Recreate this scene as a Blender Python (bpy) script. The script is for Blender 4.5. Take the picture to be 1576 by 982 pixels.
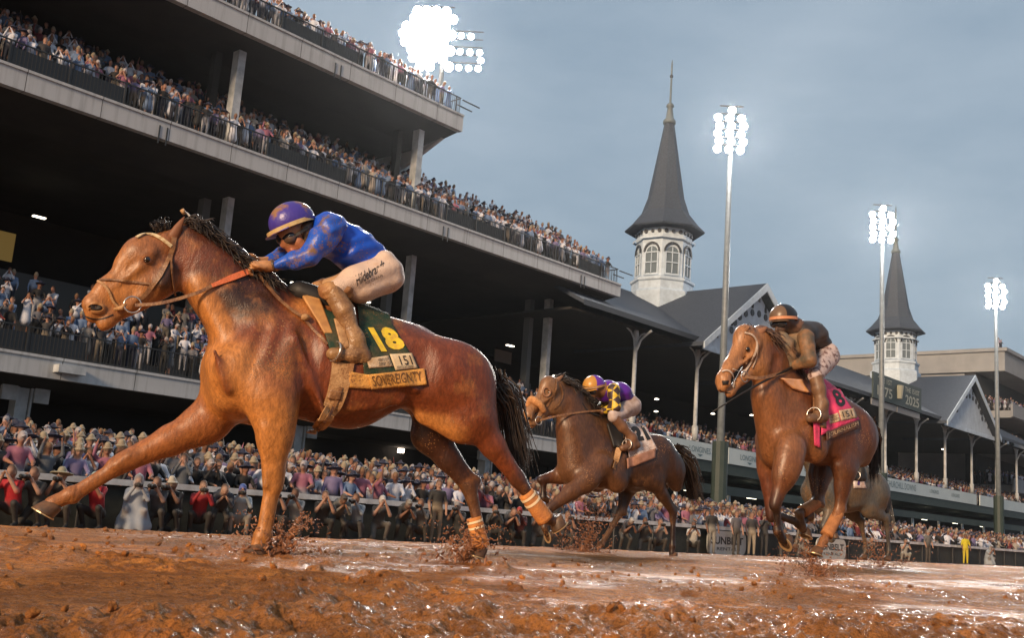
import bpy, bmesh, math, random
import numpy as np
from mathutils import Vector, Matrix
random.seed(7); rng = np.random.default_rng(7)
for o in list(bpy.data.objects): bpy.data.objects.remove(o)
S = bpy.context.scene
COL = S.collection
# ------------------------------------------------------------------ camera
PH_W, PH_H, FOC = 1576.0, 982.0, 1607.0
CXP, CYP, CAMH = 788.0, 491.0, .33
_Z = np.array([612., 8490., -FOC]); _Z /= np.linalg.norm(_Z)
_X = np.array([1442., -408., -FOC]); _X -= _X.dot(_Z)*_Z; _X /= np.linalg.norm(_X)
_Y = np.cross(_Z, _X)
RC = np.array([_X, _Y, _Z]); CAM = np.array([0, 0, CAMH])
cam = bpy.data.objects.new('camera', bpy.data.cameras.new('camera')); COL.objects.link(cam)
cam.data.sensor_width = 36; cam.data.lens = FOC/PH_W*36; cam.data.clip_end = 2000; cam.data.clip_start = .05
m4 = Matrix.Identity(4)
for i in range(3):
    for j in range(3): m4[i][j] = RC[i, j]
    m4[i][3] = CAM[i]
cam.matrix_world = m4; S.camera = cam
# ------------------------------------------------------------------ light
SUN_AZ, SUN_EL = 192, 19          # direction the light comes from, degrees from +X
S.view_settings.view_transform = 'Standard'; S.view_settings.look = 'None'
S.view_settings.exposure = 0.0; S.view_settings.gamma = 1
W = bpy.data.worlds.new('World'); S.world = W; W.use_nodes = True
nt = W.node_tree; nt.nodes.clear()
sky = nt.nodes.new('ShaderNodeTexSky'); sky.sky_type = 'NISHITA'; sky.sun_disc = False
sky.sun_elevation = math.radians(SUN_EL); sky.sun_rotation = math.radians(90-SUN_AZ)
sky.air_density = 2.0; sky.dust_density = 6.0; sky.ozone_density = 3.0
tc = nt.nodes.new('ShaderNodeTexCoord')
cn = nt.nodes.new('ShaderNodeTexNoise'); cn.inputs['Scale'].default_value = 3.0; cn.inputs['Detail'].default_value = 9; cn.inputs['Roughness'].default_value = .55
mp = nt.nodes.new('ShaderNodeMapping'); mp.inputs['Scale'].default_value = (1, 1, 2.6)
nt.links.new(tc.outputs['Generated'], mp.inputs[0]); nt.links.new(mp.outputs[0], cn.inputs['Vector'])
rp = nt.nodes.new('ShaderNodeValToRGB')
rp.color_ramp.elements[0].position = .3; rp.color_ramp.elements[0].color = (2.7, 3.65, 4.75, 1)
rp.color_ramp.elements[1].position = .72; rp.color_ramp.elements[1].color = (4.4, 5.3, 6.3, 1)
nt.links.new(cn.outputs['Fac'], rp.inputs[0])
mx = nt.nodes.new('ShaderNodeMix'); mx.data_type = 'RGBA'; mx.inputs[0].default_value = .86
nt.links.new(sky.outputs[0], mx.inputs[6]); nt.links.new(rp.outputs[0], mx.inputs[7])
bg = nt.nodes.new('ShaderNodeBackground'); bg.inputs[1].default_value = .10
nt.links.new(mx.outputs[2], bg.inputs[0])
wo = nt.nodes.new('ShaderNodeOutputWorld'); nt.links.new(bg.outputs[0], wo.inputs[0])
sd = bpy.data.lights.new('sun', 'SUN'); sd.energy = 4.6; sd.angle = math.radians(10); sd.color = (1, .70, .44)
sun = bpy.data.objects.new('sun', sd); COL.objects.link(sun)
az, el = math.radians(SUN_AZ), math.radians(SUN_EL)
sv = Vector((math.cos(az)*math.cos(el), math.sin(az)*math.cos(el), math.sin(el)))
sun.rotation_euler = sv.to_track_quat('Z', 'Y').to_euler()

# ------------------------------------------------------------------ photo geometry
def ray(px, py): return RC @ np.array([px-CXP, -(py-CYP), -FOC])/FOC
def onY(px, py, Y): r = ray(px, py); return CAM + r*(Y/r[1])
def onZ(px, py, z): r = ray(px, py); return CAM + r*((z-CAMH)/r[2])
def proj(p):
    c = RC.T @ (np.asarray(p, float)-CAM); return CXP-c[0]/c[2]*FOC, CYP+c[1]/c[2]*FOC, -c[2]
def projN(P):
    c = (np.asarray(P, float)-CAM) @ RC; return CXP-c[:, 0]/c[:, 2]*FOC, CYP+c[:, 1]/c[:, 2]*FOC, -c[:, 2]

# ------------------------------------------------------------------ materials
def lin(h):
    if isinstance(h, str):
        v = [int(h[i:i+2], 16)/255 for i in (0, 2, 4)]
        return tuple(x/12.92 if x < .04045 else ((x+.055)/1.055)**2.4 for x in v)
    return tuple(h)
def mat(name, col, rough=.6, col2=None, scale=4, bump=0, bscale=40, metal=0, emit=None, estr=1, spec=.5, stretch=None, coords='Object', thr=(.35, .65), attr=None, sheen=0, detail=6, rough2=None):
    m = bpy.data.materials.new(name); m.use_nodes = True; n = m.node_tree; b = n.nodes['Principled BSDF']
    c = lin(col); b.inputs['Base Color'].default_value = (*c, 1); b.inputs['Roughness'].default_value = rough
    b.inputs['Metallic'].default_value = metal; b.inputs['Specular IOR Level'].default_value = spec
    if sheen: b.inputs['Sheen Weight'].default_value = sheen
    tcn = n.nodes.new('ShaderNodeTexCoord'); vec = tcn.outputs[coords]
    if stretch:
        mm = n.nodes.new('ShaderNodeMapping'); mm.inputs['Scale'].default_value = stretch; n.links.new(vec, mm.inputs[0]); vec = mm.outputs[0]
    base = None
    if attr:
        a = n.nodes.new('ShaderNodeAttribute'); a.attribute_name = attr; base = a.outputs['Color']
        n.links.new(base, b.inputs['Base Color'])
    if col2 is not None:
        t = n.nodes.new('ShaderNodeTexNoise'); t.inputs['Scale'].default_value = scale; t.inputs['Detail'].default_value = detail; t.inputs['Roughness'].default_value = .6
        n.links.new(vec, t.inputs['Vector'])
        r = n.nodes.new('ShaderNodeMapRange'); r.inputs['From Min'].default_value = thr[0]; r.inputs['From Max'].default_value = thr[1]
        n.links.new(t.outputs['Fac'], r.inputs['Value'])
        x = n.nodes.new('ShaderNodeMix'); x.data_type = 'RGBA'; n.links.new(r.outputs[0], x.inputs[0])
        if base: n.links.new(base, x.inputs[6])
        else: x.inputs[6].default_value = (*c, 1)
        x.inputs[7].default_value = (*lin(col2), 1)
        n.links.new(x.outputs[2], b.inputs['Base Color'])
        if rough2 is not None:
            r2 = n.nodes.new('ShaderNodeMapRange'); r2.inputs['To Min'].default_value = rough; r2.inputs['To Max'].default_value = rough2
            n.links.new(r.outputs[0], r2.inputs['Value']); n.links.new(r2.outputs[0], b.inputs['Roughness'])
    if bump:
        t2 = n.nodes.new('ShaderNodeTexNoise'); t2.inputs['Scale'].default_value = bscale; t2.inputs['Detail'].default_value = 5
        n.links.new(vec, t2.inputs['Vector'])
        bn = n.nodes.new('ShaderNodeBump'); bn.inputs['Strength'].default_value = bump; bn.inputs['Distance'].default_value = .02
        n.links.new(t2.outputs['Fac'], bn.inputs['Height']); n.links.new(bn.outputs[0], b.inputs['Normal'])
    if emit is not None:
        b.inputs['Emission Color'].default_value = (*lin(emit), 1); b.inputs['Emission Strength'].default_value = estr
    return m
# ------------------------------------------------------------------ objects
def tag(o, label=None, cat=None, group=None, kind=None):
    if label: o['label'] = label
    if cat: o['category'] = cat
    if group: o['group'] = group
    if kind: o['kind'] = kind
    return o
def empty(name, loc=(0, 0, 0), rz=0):
    o = bpy.data.objects.new(name, None); COL.objects.link(o); o.location = loc; o.rotation_euler = (0, 0, rz); o.empty_display_size = .1
    return o
def mesh_obj(name, V, Fc, m, parent=None, smooth=False, cols=None):
    me = bpy.data.meshes.new(name)
    V = np.asarray(V, dtype=np.float32)
    if isinstance(Fc, np.ndarray):
        k = Fc.shape[1]; me.vertices.add(len(V)); me.vertices.foreach_set('co', V.ravel())
        me.loops.add(Fc.size); me.loops.foreach_set('vertex_index', Fc.ravel().astype(np.int32))
        me.polygons.add(len(Fc)); me.polygons.foreach_set('loop_start', (np.arange(len(Fc))*k).astype(np.int32))
        me.polygons.foreach_set('loop_total', np.full(len(Fc), k, np.int32))
        me.update(calc_edges=True)
    else:
        me.from_pydata([tuple(map(float, v)) for v in V], [], [tuple(map(int, f)) for f in Fc])
    if smooth: me.polygons.foreach_set('use_smooth', np.ones(len(me.polygons), bool))
    if cols is not None:
        ca = me.color_attributes.new('Col', 'FLOAT_COLOR', 'POINT')
        c4 = np.ones((len(V), 4), np.float32); c4[:, :3] = cols; ca.data.foreach_set('color', c4.ravel())
    if isinstance(m, (list, tuple)):
        for q in m: me.materials.append(q)
    else: me.materials.append(m)
    o = bpy.data.objects.new(name, me); COL.objects.link(o)
    if parent is not None: o.parent = parent
    return o
class MB:
    def __init__(s): s.V = []; s.F = []
    def add(s, V, F):
        n = len(s.V); s.V += [tuple(v) for v in V]; s.F += [tuple(i+n for i in f) for f in F]; return s
    def box(s, x0, x1, y0, y1, z0, z1):
        V = [(x, y, z) for x in (x0, x1) for y in (y0, y1) for z in (z0, z1)]
        return s.add(V, [(0, 1, 3, 2), (4, 6, 7, 5), (0, 4, 5, 1), (2, 3, 7, 6), (0, 2, 6, 4), (1, 5, 7, 3)])
    def tube(s, pts, rad, n=8, cap=True, flat=1.0):
        pts = [np.asarray(p, float) for p in pts]; m = len(pts)
        if not hasattr(rad, '__len__'): rad = [rad]*m
        V = []; F = []; up = None
        for i, p in enumerate(pts):
            d = pts[min(i+1, m-1)]-pts[max(i-1, 0)]; d = d/(np.linalg.norm(d)+1e-9)
            if up is None: up = np.array([0, 0, 1.]) if abs(d[2]) < .9 else np.array([1., 0, 0])
            a = np.cross(d, up); a /= np.linalg.norm(a)+1e-9; b = np.cross(a, d); up = b
            for k in range(n):
                t = 2*math.pi*k/n; V.append(p+rad[i]*(a*math.cos(t)*flat+b*math.sin(t)))
        for i in range(m-1):
            for k in range(n): F.append((i*n+k, i*n+(k+1) % n, (i+1)*n+(k+1) % n, (i+1)*n+k))
        if cap: F.append(tuple(range(n))[::-1]); F.append(tuple((m-1)*n+k for k in range(n)))
        return s.add(V, F)
    def lathe(s, prof, c=(0, 0, 0), n=24, rot=0, cap=True):
        V = []; F = []
        for r, z in prof:
            for k in range(n):
                t = 2*math.pi*k/n+rot; V.append((c[0]+r*math.cos(t), c[1]+r*math.sin(t), c[2]+z))
        for i in range(len(prof)-1):
            for k in range(n): F.append((i*n+k, i*n+(k+1) % n, (i+1)*n+(k+1) % n, (i+1)*n+k))
        if cap: F.append(tuple(range(n))[::-1]); F.append(tuple((len(prof)-1)*n+k for k in range(n)))
        return s.add(V, F)
    def prism(s, poly, y0, y1):      # polygon in (x,z) extruded along y
        n = len(poly); V = [(x, y0, z) for x, z in poly]+[(x, y1, z) for x, z in poly]
        return s.add(V, [tuple(range(n)), tuple(range(2*n-1, n-1, -1))]+[(i, i+n, (i+1) % n+n, (i+1) % n) for i in range(n)])
    def prismx(s, poly, x0, x1):     # polygon in (y,z) extruded along x
        n = len(poly); V = [(x0, y, z) for y, z in poly]+[(x1, y, z) for y, z in poly]
        return s.add(V, [tuple(range(n))[::-1], tuple(range(n, 2*n))]+[(i, (i+1) % n, (i+1) % n+n, i+n) for i in range(n)])
    def build(s, name, m, parent=None, smooth=False):
        return mesh_obj(name, s.V, s.F, m, parent, smooth)
def text_mesh(txt, size=1, extrude=0, shear=0, bold=0, space=1, align='CENTER', sx=1):
    c = bpy.data.curves.new('t', 'FONT'); c.body = txt; c.size = size; c.extrude = extrude; c.shear = shear; c.offset = bold; c.space_character = space
    c.align_x = align; c.align_y = 'CENTER'; c.resolution_u = 3
    o = bpy.data.objects.new('t', c); COL.objects.link(o); dg = bpy.context.evaluated_depsgraph_get(); dg.update()
    me = bpy.data.meshes.new_from_object(o.evaluated_get(dg)); bpy.data.objects.remove(o)
    V = np.array([v.co[:] for v in me.vertices]); F = [tuple(p.vertices) for p in me.polygons]
    if len(V): V[:, 0] *= sx
    return V, F
def text_obj(name, txt, M, m, parent=None, w=None, h=None, extrude=.01, **kw):
    """text placed on a plane: M maps (u,v,n)->world; fitted into w x h"""
    V, F = text_mesh(txt, 1, extrude, **kw)
    lo, hi = V.min(0), V.max(0); V = V-(lo+hi)/2
    if w: V[:, 0] *= w/(hi[0]-lo[0])
    if h: V[:, 1] *= h/(hi[1]-lo[1])
    P = M(V)
    return mesh_obj(name, P, F, m, parent)
# ------------------------------------------------------------------ noise
def _hash(ix, iy, seed):
    h = (ix.astype(np.int64)*374761393+iy.astype(np.int64)*668265263+seed*2147483647) & 0xffffffff
    h = ((h ^ (h >> 13))*1274126177) & 0xffffffff
    return ((h ^ (h >> 16)) & 0xffffff)/float(0xffffff)
def vnoise(x, y, seed=0):
    ix = np.floor(x); iy = np.floor(y); fx = x-ix; fy = y-iy; ux = fx*fx*(3-2*fx); uy = fy*fy*(3-2*fy)
    a = _hash(ix, iy, seed); b = _hash(ix+1, iy, seed); c = _hash(ix, iy+1, seed); d = _hash(ix+1, iy+1, seed)
    return (a*(1-ux)+b*ux)*(1-uy)+(c*(1-ux)+d*ux)*uy
def fbm(x, y, oc=4, seed=0):
    s = 0; a = .5
    for i in range(oc): s = s+a*vnoise(x*2**i, y*2**i, seed+i*17); a *= .5
    return s
# ------------------------------------------------------------------ implicit surfaces
def _rc(P, a, b, r1, r2):
    ba = b-a; l2 = ba@ba; rr = r1-r2; a2 = l2-rr*rr
    if a2 <= 1e-9:
        return np.linalg.norm(P-(a if r1 > r2 else b), axis=-1)-max(r1, r2)
    il2 = 1/l2; pa = P-a; y = pa@ba; z = y-l2; q = pa*l2-y[..., None]*ba; x2 = (q*q).sum(-1)
    y2 = y*y*l2; z2 = z*z*l2; k = np.sign(rr)*rr*rr*x2
    c1 = np.sign(z)*a2*z2 > k; c2 = np.sign(y)*a2*y2 < k
    return np.where(c1, np.sqrt(x2+z2)*il2-r2, np.where(c2, np.sqrt(x2+y2)*il2-r1, (np.sqrt(x2*a2*il2)+y*rr)*il2-r1))
class SDF:
    def __init__(s): s.p = []; s.cuts = []; s.noise = None
    def rc(s, a, b, ra, rb=None, k=.05, q=1., col=(1, 1, 1)):
        rb = ra if rb is None else rb; a = np.array(a, float); b = np.array(b, float)
        if np.allclose(a, b): b = b+np.array([1e-3, 0, 0])
        R = max(ra, rb); e = np.array([R, R*max(q, 1)*1.0 if q > 1 else R*q+.0, R])
        s.p.append(dict(t='rc', a=a, b=b, ra=ra, rb=rb, k=k, q=q, col=col, lo=np.minimum(a, b)-e, hi=np.maximum(a, b)+e)); return s
    def el(s, c, r, rot=0, k=.05, col=(1, 1, 1), yaw=0):   # rot: pitch in the x-z plane (degrees)
        c = np.array(c, float); r = np.array(r, float); t = math.radians(rot); y = math.radians(yaw)
        A = np.array([[math.cos(t), 0, math.sin(t)], [0, 1, 0], [-math.sin(t), 0, math.cos(t)]])
        B = np.array([[math.cos(y), math.sin(y), 0], [-math.sin(y), math.cos(y), 0], [0, 0, 1]])
        M = A@B; R = r.max()
        s.p.append(dict(t='el', c=c, r=r, M=M, k=k, col=col, lo=c-R, hi=c+R)); return s
    def neg(s, a, b, ra, rb=None, k=.02):
        s.rc(a, b, ra, rb, k); s.p[-1]['neg'] = True; return s
    def chain(s, pts, rad, k=.03, q=1., col=(1, 1, 1)):
        for i in range(len(pts)-1): s.rc(pts[i], pts[i+1], rad[i], rad[i+1], k, q, col)
        return s
    def _ev(s, p, P):
        if p['t'] == 'rc':
            q = p['q']
            if q != 1:
                sc = np.array([1, 1/q, 1]); d = _rc(P*sc, p['a']*sc, p['b']*sc, p['ra'], p['rb'])
                return d*(q if q < 1 else 1)
            return _rc(P, p['a'], p['b'], p['ra'], p['rb'])
        X = (P-p['c'])@p['M'].T; k0 = np.linalg.norm(X/p['r'], axis=-1); k1 = np.linalg.norm(X/p['r']**2, axis=-1)+1e-9
        return k0*(k0-1)/k1
    def ev(s, P, colors=False):
        P = np.asarray(P, float); D = np.full(P.shape[:-1], 9.); 
        if colors: C = np.zeros(P.shape); Wt = np.zeros(P.shape[:-1])
        for p in s.p:
            d = s._ev(p, P); k = p['k']
            if p.get('neg'):
                h = np.maximum(k-np.abs(D+d), 0)/k; D = np.maximum(D, -d)+h*h*k*.25; continue
            h = np.maximum(k-np.abs(D-d), 0)/k; D = np.minimum(D, d)-h*h*k*.25
            if colors:
                w = np.exp(-np.clip(d, -.05, 1)/.012)+1e-12; C += w[..., None]*np.array(p['col']); Wt += w
        for n_, o_ in s.cuts: D = np.maximum(D, (P-o_)@n_)
        return (D, C/Wt[..., None]) if colors else D
    def mesh(s, h):
        lo = np.min([p['lo'] for p in s.p], 0)-3*h-.02; hi = np.max([p['hi'] for p in s.p], 0)+3*h+.02
        n = np.ceil((hi-lo)/h).astype(int)+1; ax = [lo[i]+h*np.arange(n[i]) for i in range(3)]
        F = np.full(n, .5, np.float32)
        for p in s.p:
            m = p['k']*1.0+2*h+.01
            i0 = np.maximum(np.floor((p['lo']-m-lo)/h).astype(int), 0); i1 = np.minimum(np.ceil((p['hi']+m-lo)/h).astype(int)+1, n)
            sl = tuple(slice(i0[i], i1[i]) for i in range(3))
            P = np.stack(np.meshgrid(*[ax[i][sl[i]] for i in range(3)], indexing='ij'), -1)
            d = s._ev(p, P).astype(np.float32); G = F[sl]; k = p['k']
            if p.get('neg'):
                hh = np.maximum(k-np.abs(G+d), 0)/k; F[sl] = np.maximum(G, -d)+hh*hh*k*.25; continue
            hh = np.maximum(k-np.abs(G-d), 0)/k
            F[sl] = np.minimum(G, d)-hh*hh*k*.25
        if s.cuts or s.noise:
            P = np.stack(np.meshgrid(*ax, indexing='ij'), -1)
            for n_, o_ in s.cuts: F = np.maximum(F, ((P-o_)@n_).astype(np.float32))
            if s.noise: F = F+s.noise(P).astype(np.float32)
        return nets(F, lo, h)
    def trace(s, o, d, off=0., steps=70):
        d = d/np.linalg.norm(d, axis=-1, keepdims=True); t = np.zeros(len(d)); best = np.full(len(d), 9.); tb = t.copy()
        t += 1.0
        for _ in range(steps):
            D = s.ev(o+d*t[:, None])-off; m = D < best; best[m] = D[m]; tb[m] = t[m]
            t = t+np.clip(D*.75, -.05, .5)
        P = o+d*tb[:, None]
        return P, best
    def grad(s, P, e=.004):
        g = np.stack([s.ev(P+np.eye(3)[i]*e)-s.ev(P-np.eye(3)[i]*e) for i in range(3)], -1)
        return g/(np.linalg.norm(g, axis=-1, keepdims=True)+1e-9)
def nets(F, lo, h):
    I = F < 0; n = np.array(F.shape); c = I[:-1, :-1, :-1].astype(np.int8)
    cnt = sum(I[a:n[0]-1+a, b:n[1]-1+b, d:n[2]-1+d].astype(np.int8) for a in (0, 1) for b in (0, 1) for d in (0, 1))
    M = (cnt > 0) & (cnt < 8); idx = np.argwhere(M); ID = np.full(M.shape, -1, np.int64); ID[M] = np.arange(len(idx))
    acc = np.zeros((len(idx), 3)); num = np.zeros(len(idx))
    i, j, k = idx.T; cs = [(a, b, d) for a in (0, 1) for b in (0, 1) for d in (0, 1)]
    for A in cs:
        for B in cs:
            if sum(B)-sum(A) == 1 and all(B[q] >= A[q] for q in range(3)):
                fa = F[i+A[0], j+A[1], k+A[2]]; fb = F[i+B[0], j+B[1], k+B[2]]; m = (fa < 0) != (fb < 0)
                t = np.where(m, fa/(fa-fb+1e-12), 0)[:, None]
                acc += np.where(m[:, None], np.array(A)+t*(np.array(B)-np.array(A)), 0); num += m
    V = (idx+acc/num[:, None])*h+lo
    Q = []
    for ax in range(3):
        sl0 = [slice(None)]*3; sl1 = [slice(None)]*3; sl0[ax] = slice(0, -1); sl1[ax] = slice(1, None)
        a = I[tuple(sl0)]; b = I[tuple(sl1)]; E = np.argwhere(a != b); u, v = [(1, 2), (2, 0), (0, 1)][ax]
        ok = (E[:, u] > 0) & (E[:, v] > 0) & (E[:, u] < n[u]-1) & (E[:, v] < n[v]-1); E = E[ok]
        def cid(du, dv):
            e = E.copy(); e[:, u] -= du; e[:, v] -= dv; return ID[e[:, 0], e[:, 1], e[:, 2]]
        q = np.stack([cid(1, 1), cid(0, 1), cid(0, 0), cid(1, 0)], -1); flip = ~a[E[:, 0], E[:, 1], E[:, 2]]
        q[flip] = q[flip][:, ::-1]; Q.append(q)
    Q = np.concatenate(Q); Q = Q[(Q >= 0).all(1)]
    # a light relax
    E = np.concatenate([Q[:, [0, 1]], Q[:, [1, 2]], Q[:, [2, 3]], Q[:, [3, 0]]]); 
    for _ in range(2):
        s_ = np.zeros_like(V); np.add.at(s_, E[:, 0], V[E[:, 1]]); np.add.at(s_, E[:, 1], V[E[:, 0]])
        c_ = np.bincount(E.ravel(), minlength=len(V))[:, None]; V = V*.5+.5*s_/np.maximum(c_, 1)
    return V, Q
def sdf_obj(name, s, h, m, parent=None, colored=False):
    V, Q = s.mesh(h); cols = s.ev(V, True)[1] if colored else None
    return mesh_obj(name, V, Q, m, parent, True, cols)
# ================================================================== materials of the setting
M_fascia = mat('grey_painted_concrete', (.42, .44, .46), .7, (.24, .25, .255), 1.0, .15, 30, thr=(.48, .80), stretch=(3.5, 1, .25))
_n = M_fascia.node_tree; _b = _n.nodes['Principled BSDF']; _src = [l for l in _n.links if l.to_socket == _b.inputs['Base Color']][0].from_socket   # expansion joints every few metres
_t = _n.nodes.new('ShaderNodeTexCoord'); _s = _n.nodes.new('ShaderNodeSeparateXYZ'); _n.links.new(_t.outputs['Object'], _s.inputs[0])
_m = _n.nodes.new('ShaderNodeMath'); _m.operation = 'PINGPONG'; _m.inputs[1].default_value = 1.55; _n.links.new(_s.outputs[0], _m.inputs[0])
_l = _n.nodes.new('ShaderNodeMath'); _l.operation = 'LESS_THAN'; _l.inputs[1].default_value = .018; _n.links.new(_m.outputs[0], _l.inputs[0])
_x = _n.nodes.new('ShaderNodeMix'); _x.data_type = 'RGBA'; _n.links.new(_l.outputs[0], _x.inputs[0]); _n.links.new(_src, _x.inputs[6]); _x.inputs[7].default_value = (.09, .09, .09, 1); _n.links.new(_x.outputs[2], _b.inputs['Base Color'])
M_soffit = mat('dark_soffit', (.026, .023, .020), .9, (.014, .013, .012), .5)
M_dark = mat('dark_interior', (.012, .012, .013), .9, (.02, .018, .016), .4)  # near-black paint stands in for the shade deep inside the stands
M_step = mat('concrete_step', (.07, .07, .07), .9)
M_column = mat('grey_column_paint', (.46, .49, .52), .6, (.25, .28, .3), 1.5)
M_rail = mat('black_railing', (.02, .022, .024), .5)
M_slate = mat('slate_roof', (.022, .032, .050), .75, (.055, .07, .10), 7, .7, 60, stretch=(1, 1, 5), thr=(.38, .66))
M_white = mat('old_white_paint', (.50, .60, .70), .6, (.38, .46, .54), 2)
M_glass = mat('window_glass', (.12, .15, .17), .15)
M_trimdk = mat('dark_fretwork', (.03, .035, .045), .6)
M_green = mat('dark_green_paint', (.018, .035, .032), .6, (.03, .045, .04), 1)
M_banner = mat('pale_banner', (.50, .58, .60), .6, (.44, .52, .55), .5)
M_bantext = mat('banner_lettering', (.10, .17, .20), .6)
M_pole = mat('galvanised_pole', (.17, .20, .22), .5, (.12, .14, .16), 3)
M_lamp = mat('floodlight_face', (1, 1, 1), .4, emit=(1, .96, .9), estr=260)
M_lampw = mat('floodlight_face_warm', (1, .9, .8), .4, emit=(1, .8, .62), estr=14)
M_house = mat('lamp_housing', (.25, .25, .25), .4, metal=.5)
M_tan = mat('tan_render', (.25, .26, .27), .8, (.20, .21, .22), .3)
M_down = mat('downlight', (1, 1, 1), .4, emit=(1, .9, .7), estr=6)
M_tube = mat('fluorescent_tube', (1, 1, 1), .4, emit=(1, .93, .7), estr=5)
M_asph = mat('apron_concrete', (.10, .10, .10), .8, (.07, .07, .07), 2)

FY, FZ = 21.5, -.58          # fence line, ground there
SY = 40.0                    # face of the stands
# ---- the great sheet of ground
g = MB(); g.box(-300, 500, -300, FY-.0, -3.0, -.95); gsheet = g
Gx = np.array([-600, 900]); 
ground = mesh_obj('ground', [(-600, -400, -1.0), (900, -400, -1.0), (900, 700, -1.0), (-600, 700, -1.0)], [(0, 1, 2, 3)], mat('wet_earth', (.10, .055, .03), .5, (.07, .04, .025), .4), None)
tag(ground, kind='structure')
apr = MB(); 
for i in range(9):
    y0 = FY+.25+i*2.0; apr.box(-30, 190, y0, y0+2.0 if i < 8 else 62, -1.2, -.5+.16*i)
tag(apr.build('apron', M_asph), kind='structure')

# ---- track: fan of fine mud near the camera
def track_h(x, y):
    """height of the racing surface"""
    base = np.interp(y, [-50, 7.5, FY, 60], [0, 0, FZ, FZ])
    r = np.hypot(x, y); u = x*.985-y*.174; v = x*.174+y*.985
    lump = fbm(x*3.1, y*3.1, 5, 3); fine = fbm(x*14, y*14, 4, 9); streak = fbm(u*.55+3, v*2.6, 4, 21)
    amp = np.interp(r, [0, 3.5, 6, 9, 25], [1, 1, .55, .35, .3])
    b = np.clip((lump-.50)*5, 0, 1)**1.3*.085*np.clip((streak-.38)*6, 0, 1)
    ch = fbm(x*7.3+9, y*7.3, 4, 31); rid = 1-np.abs(2*fbm(x*11+4, y*11, 3, 41)/.875-1)*2.2; wetz = np.clip((streak-.40)*7, .18, 1)
    patchy = np.clip((fbm(x*.8+5, y*1.3, 3, 77)-.36)*5, .15, 1)
    grit = fbm(x*33, y*33, 3, 51)-.45
    z = base+amp*(b*.55+(fine-.47)*.045*patchy+np.clip(ch-.45, -.05, 1)*.13*patchy+np.clip(rid, 0, 1)**2*.012*patchy+grit*.034*patchy+(streak-.47)*.05)
    return z
CLODS = []
_r = np.random.default_rng(5)
for i in range(2300):
    th = math.radians(_r.uniform(5, 100)); r = 2.0+8*_r.random()**1.5; x, y = r*math.cos(th), r*math.sin(th)
    if fbm(np.array([(x*.985-y*.174)*.55+3]), np.array([(x*.174+y*.985)*2.6]), 4, 21)[0] > .44+.05*_r.random():
        CLODS.append((x, y, .006+.034*_r.random()**3.2))
def mudmat():
    m = bpy.data.materials.new('wet_clay_mud'); m.use_nodes = True; n = m.node_tree; b = n.nodes['Principled BSDF']; L = n.links.new
    tcn = n.nodes.new('ShaderNodeTexCoord'); ob = tcn.outputs['Object']
    def noise(sc, det=6, st=None, ro=.6):
        t = n.nodes.new('ShaderNodeTexNoise'); t.inputs['Scale'].default_value = sc; t.inputs['Detail'].default_value = det; t.inputs['Roughness'].default_value = ro
        if st:
            mm = n.nodes.new('ShaderNodeMapping'); mm.inputs['Scale'].default_value = st; mm.inputs['Rotation'].default_value = (0, 0, math.radians(10)); L(ob, mm.inputs[0]); L(mm.outputs[0], t.inputs['Vector'])
        else: L(ob, t.inputs['Vector'])
        return t.outputs['Fac']
    def rng_(v, a, b_, c=0, d=1):
        r = n.nodes.new('ShaderNodeMapRange'); r.inputs['From Min'].default_value = a; r.inputs['From Max'].default_value = b_; r.inputs['To Min'].default_value = c; r.inputs['To Max'].default_value = d; L(v, r.inputs['Value']); return r.outputs[0]
    def mix(f, a, c):
        x = n.nodes.new('ShaderNodeMix'); x.data_type = 'RGBA'; L(f, x.inputs[0])
        for i_, q in ((6, a), (7, c)):
            if isinstance(q, tuple): x.inputs[i_].default_value = (*q, 1)
            else: L(q, x.inputs[i_])
        return x.outputs[2]
    c1 = mix(rng_(noise(5, 8), .36, .66), (.40, .135, .030), (.74, .29, .068))
    c2 = mix(rng_(noise(.55, 3), .42, .58), (.38, .155, .048), c1)
    c3 = mix(rng_(noise(30, 7, None, .75), .50, .62, 0, .85), c2, (.085, .036, .016)); c3 = mix(rng_(noise(110, 4, None, .7), .52, .66, 0, .6), c3, (.06, .028, .014))
    c3 = mix(rng_(noise(3.2, 7, None, .7), .47, .60, 0, .78), c3, (.19, .075, .025))
    L(c3, b.inputs['Base Color'])
    at = n.nodes.new('ShaderNodeAttribute'); at.attribute_name = 'Col'; wet = at.outputs['Fac']
    wf = rng_(noise(42, 6), .52, .59, 0, .97)
    ro = n.nodes.new('ShaderNodeMath'); ro.operation = 'MAXIMUM'; L(wet, ro.inputs[0]); L(wf, ro.inputs[1])
    L(rng_(ro.outputs[0], 0, 1, .75, .07), b.inputs['Roughness'])
    L(rng_(ro.outputs[0], 0, 1, .08, .6), b.inputs['Specular IOR Level'])
    bn = n.nodes.new('ShaderNodeBump'); bn.inputs['Distance'].default_value = .016; L(noise(80, 6, None, .7), bn.inputs['Height']); L(rng_(wet, 0, 1, 1.0, .5), bn.inputs['Strength'])
    bn2 = n.nodes.new('ShaderNodeBump'); bn2.inputs['Distance'].default_value = .02; L(rng_(wet, 0, 1, .6, .22), bn2.inputs['Strength']); L(noise(19, 4), bn2.inputs['Height']); L(bn.outputs[0], bn2.inputs['Normal'])
    L(bn2.outputs[0], b.inputs['Normal'])
    return m
M_mud = mudmat()
NR, NT = 860, 680
rr = 1.2*(FY*1.0/1.2*10)**(np.arange(NR)/(NR-1.)); tt = np.radians(np.linspace(-4, 102, NT))
RR, TT = np.meshgrid(rr, tt, indexing='ij'); XX = RR*np.cos(TT); YY = np.minimum(RR*np.sin(TT), FY+.3)
ZZ = track_h(XX, YY)
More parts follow.
